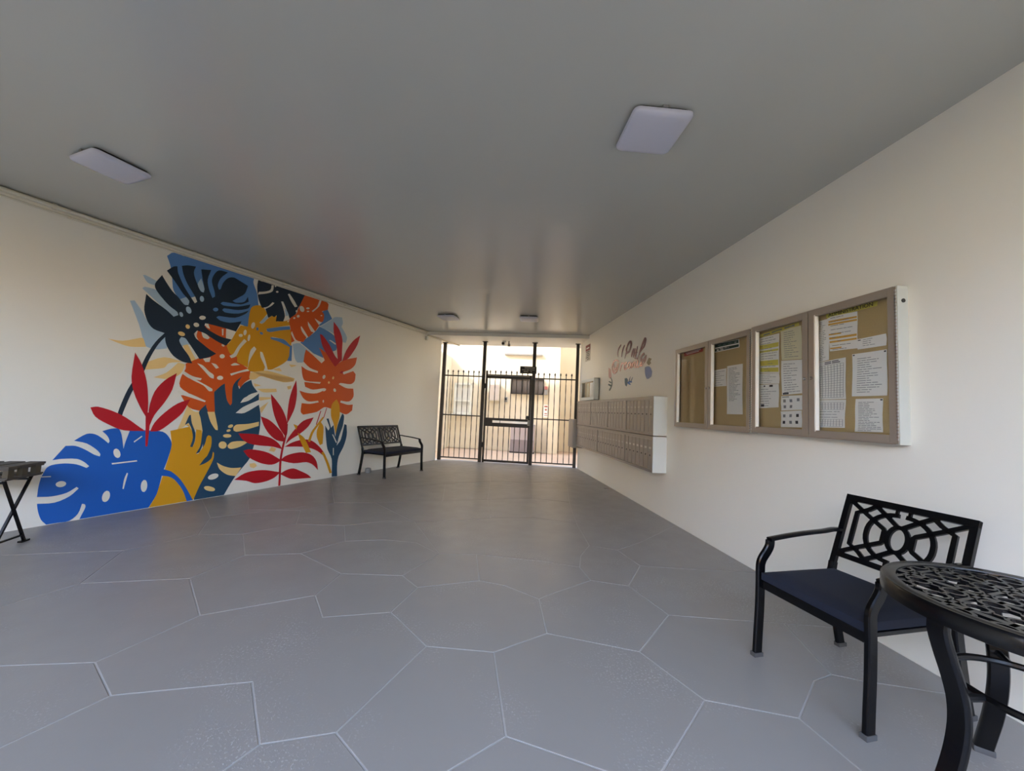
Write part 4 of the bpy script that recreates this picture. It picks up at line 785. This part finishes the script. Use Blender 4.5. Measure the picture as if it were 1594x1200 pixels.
def paper(label, quad, m, marks, name='paper_notice', group='papers pinned in the notice boards'):
    """quad: four (y, z) corners far-top, near-top, near-bottom, far-bottom on the board; marks in (u, v) from far top"""
    A, B_, C_, D_ = [Vector((y, 0, z)) for y, z in quad]
    y0 = min(A.x, D_.x, B_.x, C_.x); z0 = min(C_.z, D_.z)
    base = Vector((y0, 0, z0))
    def at(u, v, off): 
        p = (A * (1 - u) + B_ * u) * (1 - v) + (D_ * (1 - u) + C_ * u) * v - base
        return Vector((p.x, off, p.z))
    b = MB(); n = 6; vs_ = []; fs = []
    wob = random.random() * 6
    def curl(u, v): return 0.0155 + 0.004 * math.sin(u * 2.3 + v * 3.1 + wob) ** 2
    for i in range(n + 1):
        for j in range(n + 1): vs_.append(at(i / n, j / n, curl(i / n, j / n)))
    for i in range(n):
        for j in range(n): fs.append((i * (n + 1) + j, (i + 1) * (n + 1) + j, (i + 1) * (n + 1) + j + 1, i * (n + 1) + j + 1))
    b.add(vs_, fs, m, True)
    for u0, u1, v0, v1, mk in marks:
        k = max(1, int((u1 - u0) * 6)); q = max(1, int((v1 - v0) * 6))
        for i in range(k):
            for j in range(q):
                ua, ub_, va, vb = u0 + (u1 - u0) * i / k, u0 + (u1 - u0) * (i + 1) / k, v0 + (v1 - v0) * j / q, v0 + (v1 - v0) * (j + 1) / q
                b.add([at(x, y, curl(x, y) + 0.0006) for x, y in ((ua, va), (ub_, va), (ub_, vb), (ua, vb))], [(0, 1, 2, 3)], mk)
    o = b.build(name, None, (RX, y0, z0), ROT_R, recalc=False)
    me = o.data; bm = bmesh.new(); bm.from_mesh(me)
    for f in bm.faces:
        if f.normal.y < 0: f.normal_flip()
    bm.to_mesh(me); bm.free()
    return tag(o, label, 'notice', group)
def lines(n, v0=0.1, v1=0.92, m=None, hmin=0.012, left=0.1, right=0.9, seed=1):
    rnd = random.Random(seed); out = []
    for i in range(n):
        v = v0 + (v1 - v0) * i / max(1, n - 1); x = left
        e = left + (right - left) * (0.45 + 0.55 * rnd.random())
        while x < e - 0.04:
            l = min(e - x, 0.08 + 0.2 * rnd.random()); out.append((x, x + l, v, v + hmin, m or INK)); x += l + 0.025
    return out
def grid(nu, nv, v0, v1, m):
    return [(0.1, 0.92, v0 + (v1 - v0) * j / nv, v0 + (v1 - v0) * j / nv + 0.006, m) for j in range(nv + 1)] + [(0.1 + 0.82 * i / nu, 0.1 + 0.82 * i / nu + 0.012, v0, v1, m) for i in range(nu + 1)]
hdr = paper('yellow header strip reading ADMINISTRATION atop the notice board nearer the chair', [[2.3754, 2.0212], [2.0344, 2.0229], [2.035, 1.9872], [2.3685, 1.9876]], YEL, [])
text_part('heading', 'ADMINISTRATION', 0.036, INKD, hdr, Matrix.Translation((0.1689, 0.0225, 0.0175)) @ Matrix.Rotation(-0.0050, 4, 'Y') @ Matrix.Rotation(PI, 4, 'Z') @ Matrix.Rotation(PI / 2, 4, 'X'), 0.0003)
paper('tall page with orange bands under the yellow header', [[2.3636, 1.9955], [2.1575, 1.9852], [2.1567, 1.7461], [2.3487, 1.7545]], PAPER, [(0.02,0.98,0.12,0.17,ORA),(0.02,0.98,0.2,0.25,ORA),(0.02,0.45,0.5,0.54,ORA),(0.02,0.98,0.6,0.66,ORA),(0.02,0.98,0.71,0.76,ORA),(0.02,0.45,0.9,0.94,ORA)]+lines(9,0.04,0.95,INK,0.014,seed=3))
paper('narrow list page at the left edge of the board with the yellow header', [[2.4532, 1.9845], [2.3541, 1.9842], [2.3521, 1.6971], [2.4503, 1.6868]], PAPER, lines(22,0.05,0.95,INK,0.01,0.2,0.8,4))
paper('page with a ruled table, left side of the board nearer the chair', [[2.4477, 1.6864], [2.2372, 1.6993], [2.2388, 1.4249], [2.4472, 1.4257]], PAPER, grid(8,14,0.12,0.95,INK)+lines(2,0.03,0.07,INKD,0.02,0.3,0.9,5))
paper('lower page with small ruled tables, bottom left of the board nearer the chair', [[2.4472, 1.4234], [2.2389, 1.4207], [2.2488, 1.2367], [2.4512, 1.231]], PAPER, grid(8,4,0.1,0.35,INK)+grid(8,3,0.7,0.95,INK)+lines(3,0.42,0.62,INK,0.015,seed=6))
paper('short landscape page above the large letter in the board nearer the chair', [[2.1603, 1.8046], [1.9876, 1.8075], [1.9871, 1.7362], [2.1588, 1.7381]], PAPER, lines(4,0.15,0.7,INK,0.04,0.2,0.8,7)+[(0.02,0.12,0.1,0.18,INKD)])
paper('large white letter at the right of the board nearer the chair', [[2.1921, 1.712], [1.9858, 1.7126], [1.9885, 1.439], [2.1977, 1.4404]], PAPER, lines(16,0.12,0.9,INK,0.012,0.15,0.9,8)+[(0.92,0.98,0.02,0.05,INKD),(0.02,0.08,0.02,0.045,INKD)])
paper('white typed page at the bottom right of the board nearer the chair', [[2.1753, 1.4233], [2.014, 1.423], [2.0174, 1.2218], [2.1842, 1.2155]], PAPER, lines(18,0.1,0.95,INK,0.014,0.12,0.95,9)+[(0.9,0.98,0.02,0.06,INKD)])
paper('yellow header strip at the top of the third notice board door', [[2.9889, 1.9961], [2.5935, 2.0168], [2.5936, 1.9898], [2.9873, 1.9679]], YEL, [(0.1,0.28,0.3,0.75,INK),(0.33,0.6,0.3,0.75,INK),(0.66,0.9,0.3,0.75,INK)])
paper('page with yellow highlighted lines on the third notice board door', [[2.9947, 1.9665], [2.7812, 1.9684], [2.7813, 1.6461], [2.9883, 1.6655]], PAPER, [(0.03,0.97,0.22,0.33,YEL),(0.03,0.97,0.38,0.43,YEL),(0.03,0.97,0.66,0.8,YEL),(0.03,0.97,0.86,0.97,YEL)]+lines(14,0.05,0.95,INK,0.012,seed=10))
paper('cream typed page at the top right of the third notice board door', [[2.7683, 1.9893], [2.5739, 1.9854], [2.5701, 1.7315], [2.7558, 1.7467]], PAPERY, lines(13,0.1,0.9,INK,0.014,0.15,0.9,11))
paper('white letter in the middle right of the third notice board door', [[2.7621, 1.7423], [2.5701, 1.7272], [2.5625, 1.4759], [2.7561, 1.4685]], PAPER, lines(13,0.1,0.92,INK,0.014,0.12,0.9,12)+[(0.05,0.35,0.94,0.99,INKD)])
paper('small white slip in the middle left of the third notice board door', [[2.9934, 1.661], [2.7787, 1.6443], [2.7787, 1.5615], [2.993, 1.5702]], PAPER, lines(5,0.15,0.85,INK,0.03,seed=13))
paper('page with small dark pictures, lower left of third notice board door', [[2.9974, 1.5649], [2.7845, 1.5598], [2.7845, 1.3724], [2.9994, 1.3655]], PAPER, lines(8,0.2,0.9,INK,0.018,seed=14)+[(0.25,0.33,0.04,0.1,INKD),(0.55,0.72,0.03,0.11,INKD),(0.12,0.28,0.84,0.94,INKD)])
paper('upper white page of small icons, lower right of third notice board door', [[2.7623, 1.4611], [2.5681, 1.4618], [2.5687, 1.3537], [2.7624, 1.347]], PAPER, [(x,x+0.12,v,v+0.2,INK) for x,v in ((0.12,0.25),(0.42,0.25),(0.75,0.2),(0.12,0.65),(0.42,0.65))]+[(0.05,0.4,0.06,0.1,INKD)])
paper('lower white page of small icons, bottom right of third notice board door', [[2.7649, 1.3404], [2.572, 1.3489], [2.5726, 1.2228], [2.7625, 1.2159]], PAPER, [(x,x+0.12,v,v+0.18,m) for x,v,m in ((0.1,0.2,INK),(0.42,0.2,INK),(0.75,0.2,INKD),(0.1,0.6,INKD),(0.42,0.6,INK),(0.7,0.6,INKD))])
paper('pale sheet with two dark green bars atop the second notice board door', [[3.6044, 2.0206], [3.2388, 2.0048], [3.2381, 1.928], [3.6029, 1.9311]], PAPER, [(0.02,0.97,0.06,0.44,GREENP),(0.02,0.97,0.6,0.9,GREENP),(0.12,0.9,0.18,0.28,INK),(0.2,0.75,0.7,0.78,INK)])
paper('small white slip on the second notice board door left of the tall page', [[3.607, 1.7499], [3.419, 1.7534], [3.4167, 1.5806], [3.6103, 1.5837]], PAPER, lines(7,0.12,0.9,INK,0.02,seed=15))
paper('tall white typed page at the right of the second notice board door', [[3.4071, 1.7709], [3.1964, 1.7708], [3.1925, 1.3103], [3.4066, 1.3095]], PAPER, lines(24,0.05,0.72,INK,0.008,0.12,0.9,16))
paper('red header strip atop the notice board door nearest the mailboxes', [[4.1791, 2.0239], [3.7969, 2.0188], [3.8029, 1.9745], [4.1571, 1.9678]], REDP, [(0.1,0.9,0.3,0.42,PAPER),(0.15,0.8,0.6,0.72,PAPER)])

# ------------------------------------------------------------------ cast metal seats
BACKP = [(0.575, 0.0), (0.552, 0.12), (0.528, 0.28), (0.516, 0.40), (0.528, 0.47), (0.562, 0.555), (0.612, 0.69), (0.668, 0.845)]
FRONTP = [(0.0, 0.0), (0.006, 0.10), (0.016, 0.24), (0.021, 0.38), (0.022, 0.47), (0.034, 0.505), (0.066, 0.545), (0.083, 0.575), (0.086, 0.604)]
ARMP = [(0.080, 0.607), (0.20, 0.622), (0.33, 0.634), (0.46, 0.642), (0.53, 0.650), (0.590, 0.648)]
def seat_furniture(name, label, cat, W_, panels, loc, rz):
    t = thing(name, label, cat, loc, rz)
    hw = W_ / 2
    prof = [(-0.012, -0.019), (-0.007, -0.024), (0.007, -0.024), (0.012, -0.019), (0.012, 0.019), (0.007, 0.024), (-0.007, 0.024), (-0.012, 0.019)]
    profA = [(-0.017, -0.006), (-0.011, -0.010), (0.011, -0.010), (0.017, -0.006), (0.017, 0.006), (0.011, 0.010), (-0.011, 0.010), (-0.017, 0.006)]
    for sx in (-1, 1):
        x = sx * hw
        b = MB(); b.sweep(catmull([Vector((x, y, z)) for y, z in FRONTP], 3), prof, BLACK, (0, 1, 0)); lg = b.build('leg', t)
        b = MB(); b.box((x, -0.0005, 0.010), (0.030, 0.056, 0.022), CAP, bev=0.003); b.build('foot_cap', lg)
        b = MB(); b.sweep(catmull([Vector((x, y, z)) for y, z in BACKP[:5]], 3), prof, BLACK, (0, 1, 0)); lg = b.build('leg', t)
        b = MB(); b.box((x, 0.575, 0.010), (0.030, 0.056, 0.022), CAP, bev=0.003); b.build('foot_cap', lg)
        b = MB(); b.sweep(catmull([Vector((x, y, z)) for y, z in ARMP], 3), profA, BLACK, (0, 0, 1)); b.build('armrest', t)
    # seat frame
    b = MB()
    b.box((0, 0.028, 0.378), (W_, 0.026, 0.044), BLACK, bev=0.004); b.box((0, 0.505, 0.385), (W_, 0.024, 0.036), BLACK, bev=0.004)
    for sx in (-1, 1): b.box((sx * (hw - 0.02), 0.265, 0.390), (0.022, 0.48, 0.018), BLACK, bev=0.004)
    k = int(W_ / 0.09)
    for i in range(1, k): b.box((-hw + W_ * i / k, 0.265, 0.392), (0.022, 0.48, 0.008), BLACK)
    b.build('seat_frame', t)
    # cushion
    b = MB(); bm = bmesh.new(); bmesh.ops.create_grid(bm, x_segments=12, y_segments=8, size=0.5)
    vs_ = []; nx, ny = 14, 10
    cw, cd = W_ - 0.03, 0.50
    top, bot = [], []
    for j in range(ny + 1):
        for i in range(nx + 1):
            u, v = i / nx, j / ny
            e = min(u, 1 - u) * cw; f = min(v, 1 - v) * cd
            ez = 1 - max(0, 1 - e / 0.02) ** 2; fz = 1 - max(0, 1 - f / 0.02) ** 2
            crown = 0.007 * math.sin(PI * u) ** 0.5 * math.sin(PI * v) ** 0.5
            top.append((-cw / 2 + u * cw, 0.012 + v * cd, 0.438 + 0.014 * min(ez, fz) + crown))
            bot.append((-cw / 2 + u * cw, 0.012 + v * cd, 0.402))
    bm.free()
    N = (nx + 1) * (ny + 1); fs = []
    for j in range(ny):
        for i in range(nx):
            a = j * (nx + 1) + i
            fs.append((a, a + 1, a + nx + 2, a + nx + 1)); fs.append((N + a, N + a + nx + 1, N + a + nx + 2, N + a + 1))
    rim = [i for i in range(nx + 1)] + [j * (nx + 1) + nx for j in range(1, ny + 1)] + [ny * (nx + 1) + i for i in range(nx - 1, -1, -1)] + [j * (nx + 1) for j in range(ny - 1, 0, -1)]
    for q in range(len(rim)): a, c = rim[q], rim[(q + 1) % len(rim)]; fs.append((a, N + a, N + c, c))
    b.add(top + bot, fs, NAVYF, True); b.build('cushion', t)
    # back: frame and fretwork, laid out in the tilted back plane
    p0, p1 = Vector((0, 0.528, 0.47)), Vector((0, 0.668, 0.845))
    ey = (p1 - p0); hgt = ey.length; ey.normalize(); ex_ = Vector((1, 0, 0)); ez_ = ex_.cross(ey)
    def bp(x, v, o=0): return p0 + ex_ * x + ey * v + ez_ * o
    b = MB()
    for sx in (-1, 1):
        b.sweep([bp(sx * hw, -0.06), bp(sx * hw, 0.0), bp(sx * hw, hgt * 0.5), bp(sx * hw, hgt)], [(-0.014, -0.011), (0.014, -0.011), (0.014, 0.011), (-0.014, 0.011)], BLACK, ez_, smooth=False)
    if panels == 2: b.bar(bp(0, 0.0), bp(0, hgt - 0.01), 0.03, 0.02, BLACK, ez_)
    b.bar(bp(-hw - 0.014, hgt - 0.016), bp(hw + 0.014, hgt - 0.016), 0.036, 0.024, BLACK, ez_, bev=0.003)
    b.bar(bp(-hw, 0.052), bp(hw, 0.052), 0.03, 0.02, BLACK, ez_, bev=0.003)
    b.build('back_frame', t)
    v0, v1 = 0.064, hgt - 0.032
    pw = (W_ - 0.028 - (0.03 if panels == 2 else 0)) / panels
    for k in range(panels):
        xc = 0 if panels == 1 else (-1 if k == 0 else 1) * (pw / 2 + 0.015)
        b = MB(); sw, th = 0.0212, 0.013
        def Q(u, v): return bp(xc + (u - 0.5) * pw, v0 + (v1 - v0) * v)
        def strap(pts, closed=False, w_=sw):
            q = [Q(u, v) for u, v in pts]
            b.sweep(q, [(-w_ / 2, -th / 2), (w_ / 2, -th / 2), (w_ / 2, th / 2), (-w_ / 2, th / 2)], BLACK, ez_, closed, False)
        def mir(pts): return [(1 - u, v) for u, v in pts]
        A_ = [(0.0, 1.0), (0.18, 0.81), (0.36, 0.63), (0.375, 0.60), (0.375, 0.40), (0.36, 0.37), (0.18, 0.19), (0.0, 0.0)]
        strap(A_); strap(mir(A_))
        for v in (0, 1):
            f = (lambda y: y) if v == 0 else (lambda y: 1 - y)
            strap([(0.25, f(0.0)), (0.36, f(0.13)), (0.49, f(0.30))]); strap([(0.75, f(0.0)), (0.64, f(0.13)), (0.51, f(0.30))])
            strap([(0.445, f(-0.02)), (0.445, f(0.12))], w_=0.012); strap([(0.555, f(-0.02)), (0.555, f(0.12))], w_=0.012)
        strap([(0.5 + 0.086 * math.cos(a), 0.5 + 0.215 * math.sin(a)) for a in [2 * PI * i / 28 for i in range(28)]], True)
        arc = [(0.47, 0.91), (0.40, 0.895), (0.33, 0.85), (0.265, 0.76), (0.225, 0.63), (0.215, 0.5), (0.225, 0.37), (0.265, 0.24), (0.33, 0.15), (0.40, 0.105), (0.47, 0.09)]
        arc = [(p.x, p.y) for p in catmull([Vector((u, v, 0)) for u, v in arc], 2)]
        strap(arc); strap(mir(arc))
        O_ = [(0.26, 1.0), (0.19, 0.90), (0.085, 0.80), (0.085, 0.5), (0.085, 0.20), (0.19, 0.10), (0.26, 0.0)]
        strap(O_); strap(mir(O_))
        b.build('back_panel', t)
    return t
_c1, _c2 = Vector((1.5825, 1.975)), Vector((1.6485, 1.4545))
_e = (_c1 - _c2).normalized()
# local x runs from the near to the far side so that local +y points at the wall
ang = math.atan2(_e.y, _e.x) - PI
_m = (_c1 + _c2) / 2
def place_rz(front_a, front_b, back_dir):
    e = (front_b - front_a).normalized(); a = math.atan2(e.y, e.x)
    yv = Vector((-math.sin(a), math.cos(a)))
    if yv.dot(back_dir) < 0: a += PI
    return a
seat_furniture('garden_chair', 'black cast metal armchair with navy cushion against the right wall', 'chair', (_c1 - _c2).length, 1, (_m.x, _m.y, 0), place_rz(_c1, _c2, Vector((1, 0))))
_b1, _b2 = Vector((-1.436, 6.687)), Vector((-0.935, 7.58))
_m = (_b1 + _b2) / 2
seat_furniture('garden_bench', 'black cast metal two seat bench with navy cushion by the mural wall', 'bench', (_b1 - _b2).length, 2, (_m.x, _m.y, 0), place_rz(_b1, _b2, Vector((-1, 0.5))))

# ------------------------------------------------------------------ round cast metal table
TC = Vector((1.783, 1.047)); TR = 0.356; TZ = 0.722
tb = thing('round_table', 'black round cast metal table with fretwork top beside the chair', 'table', (TC.x, TC.y, 0))
b = MB(); n = 72
rimp = [(TR - 0.045, TZ - 0.012), (TR - 0.042, TZ - 0.003), (TR - 0.020, TZ), (TR - 0.016, TZ - 0.002), (TR - 0.006, TZ - 0.002), (TR, TZ - 0.010), (TR, TZ - 0.052), (TR - 0.010, TZ - 0.056), (TR - 0.014, TZ - 0.016), (TR - 0.045, TZ - 0.018)]
q = len(rimp); vs_ = []; fs = []
for k in range(n):
    a = 2 * PI * k / n
    vs_ += [(r * math.cos(a), r * math.sin(a), z) for r, z in rimp]
for k in range(n):
    l = (k + 1) % n
    for i in range(q): fs.append((k * q + i, l * q + i, l * q + (i + 1) % q, k * q + (i + 1) % q))
b.add(vs_, fs, BLACK, True); b.build('rim', tb)
b = MB(); zf = TZ - 0.011; th = 0.010; RI = TR - 0.042
ca = rad(12)
def TP(x, y): return Vector((x * math.cos(ca) - y * math.sin(ca), x * math.sin(ca) + y * math.cos(ca), zf))
def tstrap(x0, y0, x1, y1, w_): b.bar(TP(x0, y0), TP(x1, y1), w_, th, BLACK)
P_ = 0.176
for k in (-1.5, -0.5, 0.5, 1.5):
    c = k * P_; e = math.sqrt(max(0.0, RI * RI - c * c)) + 0.004
    tstrap(c, -e, c, e, 0.024); tstrap(-e, c, e, c, 0.013)
for i in range(-3, 4):
    for j in range(-3, 4):
        for dx in (-0.25, 0.25):
            for dy in (-0.25, 0.25):
                x, y = (i + dx) * P_, (j + dy) * P_
                rr = math.hypot(x, y)
                if rr > RI + 0.01: continue
                pts = []
                for k in range(14):
                    a = 2 * PI * k / 14; px_, py_ = x + 0.0285 * math.cos(a), y + 0.0285 * math.sin(a)
                    d = math.hypot(px_, py_)
                    if d > RI: px_, py_ = px_ * RI / d, py_ * RI / d
                    pts.append(TP(px_, py_))
                b.sweep(pts, [(-0.0055, -th / 2), (0.0055, -th / 2), (0.0055, th / 2), (-0.0055, th / 2)], BLACK, (0, 0, 1), True, False)
                sx, sy = (1 if dx > 0 else -1), (1 if dy > 0 else -1)
                for ax, ay, bx, by in ((x - sx * 0.0285, y, x - sx * 0.25 * P_, y), (x + sx * 0.0285, y, x + sx * 0.25 * P_, y), (x, y - sy * 0.0285, x, y - sy * 0.25 * P_), (x, y + sy * 0.0285, x, y + sy * 0.25 * P_)):
                    if math.hypot(ax, ay) < RI and math.hypot(bx, by) < RI: tstrap(ax, ay, bx, by, 0.012)
b.build('fretwork_top', tb)
LEGP = [(0.338, 0.672), (0.340, 0.640), (0.322, 0.575), (0.297, 0.50), (0.281, 0.43), (0.281, 0.36), (0.300, 0.28), (0.337, 0.19), (0.385, 0.10), (0.440, 0.0)]
for deg in (178, 50, 294):
    u = Vector((math.cos(rad(deg)), math.sin(rad(deg)), 0)); tg = Vector((-u.y, u.x, 0))
    b = MB(); pts = catmull([u * r + Vector((0, 0, z)) for r, z in LEGP], 4)
    m_ = len(pts)
    b.sweep(pts, [(-0.013, -0.022), (-0.008, -0.026), (0.008, -0.026), (0.013, -0.022), (0.013, 0.022), (0.008, 0.026), (-0.008, 0.026), (-0.013, 0.022)], BLACK, tg)
    lg = b.build('leg', tb)
    b = MB(); b.box(u * 0.437 + Vector((0, 0, 0.011)), (0.05, 0.058, 0.022), CAP, rad(deg), bev=0.004); b.build('foot_cap', lg)
b = MB(); b.tube([(0.195 * math.cos(2 * PI * k / 48), 0.195 * math.sin(2 * PI * k / 48), 0.447) for k in range(48)], 0.0115, BLACK, 8, True)
for deg in (178, 50, 294): b.tube([(r_ * math.cos(rad(deg)), r_ * math.sin(rad(deg)), 0.447) for r_ in (0.195, 0.285)], 0.011, BLACK, 8)
b.build('stretcher_ring', tb)

# ------------------------------------------------------------------ pallet-topped folding table at the left

# local x: along the short side seen in the photograph, local y: towards the mural wall's far left
pt = thing('pallet_table', 'dark pallet topped folding table on crossed legs at the left edge', 'table', (-3.5161, 3.3138, 0), 1.7568)
PL, PW, PZ = 0.3130, 0.62, 0.64
nb_ = 5
for k in range(nb_):
    y = 0.045 + k * (PW - 0.09) / (nb_ - 1)
    b = MB(); b.box((PL / 2, y, PZ - 0.009), (PL + 0.01, 0.10, 0.018), WOOD, rad(random.uniform(-0.4, 0.4)), bev=0.002); b.build('top_board', pt)
for k, x in enumerate((0.04, PL / 2, PL - 0.04)):
    b = MB(); b.box((x, PW / 2, PZ - 0.024), (0.075, PW, 0.012), WOOD); b.build('cross_board', pt)
    b = MB(); b.box((x, PW / 2, PZ - 0.093), (0.075, PW, 0.012), WOOD); b.build('bottom_board', pt)
    for y in (0.025,):
        b = MB(); b.box((x, y, PZ - 0.0585), (0.05, 0.034, 0.057), WOODE, bev=0.002); b.build('block', pt)
for y in (0.045, PW - 0.045):
    b = MB(); b.box((PL / 2, y, PZ - 0.104), (PL, 0.07, 0.010), WOOD); b.build('base_board', pt)
zt = PZ - 0.109
for y in (0.03, PW - 0.03):
    for x0, x1, o in ((0.02, PL - 0.06, 0.0), (PL - 0.03, 0.03, 0.022)):
        b = MB(); b.bar((x0, y + o, zt), (x1, y + o, 0.012), 0.016, 0.016, BLACK, (0, 1, 0)); b.box((x1, y + o, 0.007), (0.07, 0.03, 0.014), BLACK); b.build('leg', pt)
    b = MB(); b.bar((0.05, y, 0.06), (PL - 0.075, y, 0.06), 0.014, 0.014, BLACK); b.build('foot_rail', pt)
for x in (0.04, PL - 0.08):
    b = MB(); b.bar((x, 0.03, zt - 0.02), (x, PW - 0.03, zt - 0.02), 0.016, 0.016, BLACK); b.build('rail', pt)


# ------------------------------------------------------------------ small fittings
b = MB(); b.lathe([(0.055, 0), (0.055, 0.05), (0.05, 0.075), (0.03, 0.085)], GREYP, n=18)
tag(b.build('pipe_cap', None, left_pt(8.42, 0, 0.10) ), 'short grey pipe cap on the floor under the bench', 'pipe cap')
b = MB(); b.lathe([(0.05, 0.0), (0.05, 0.006), (0.03, 0.008)], GREYP, n=18)
tag(b.build('floor_drain', None, (2.33, 6.36, 0)), 'small round floor drain cover at the foot of the right wall', 'drain')
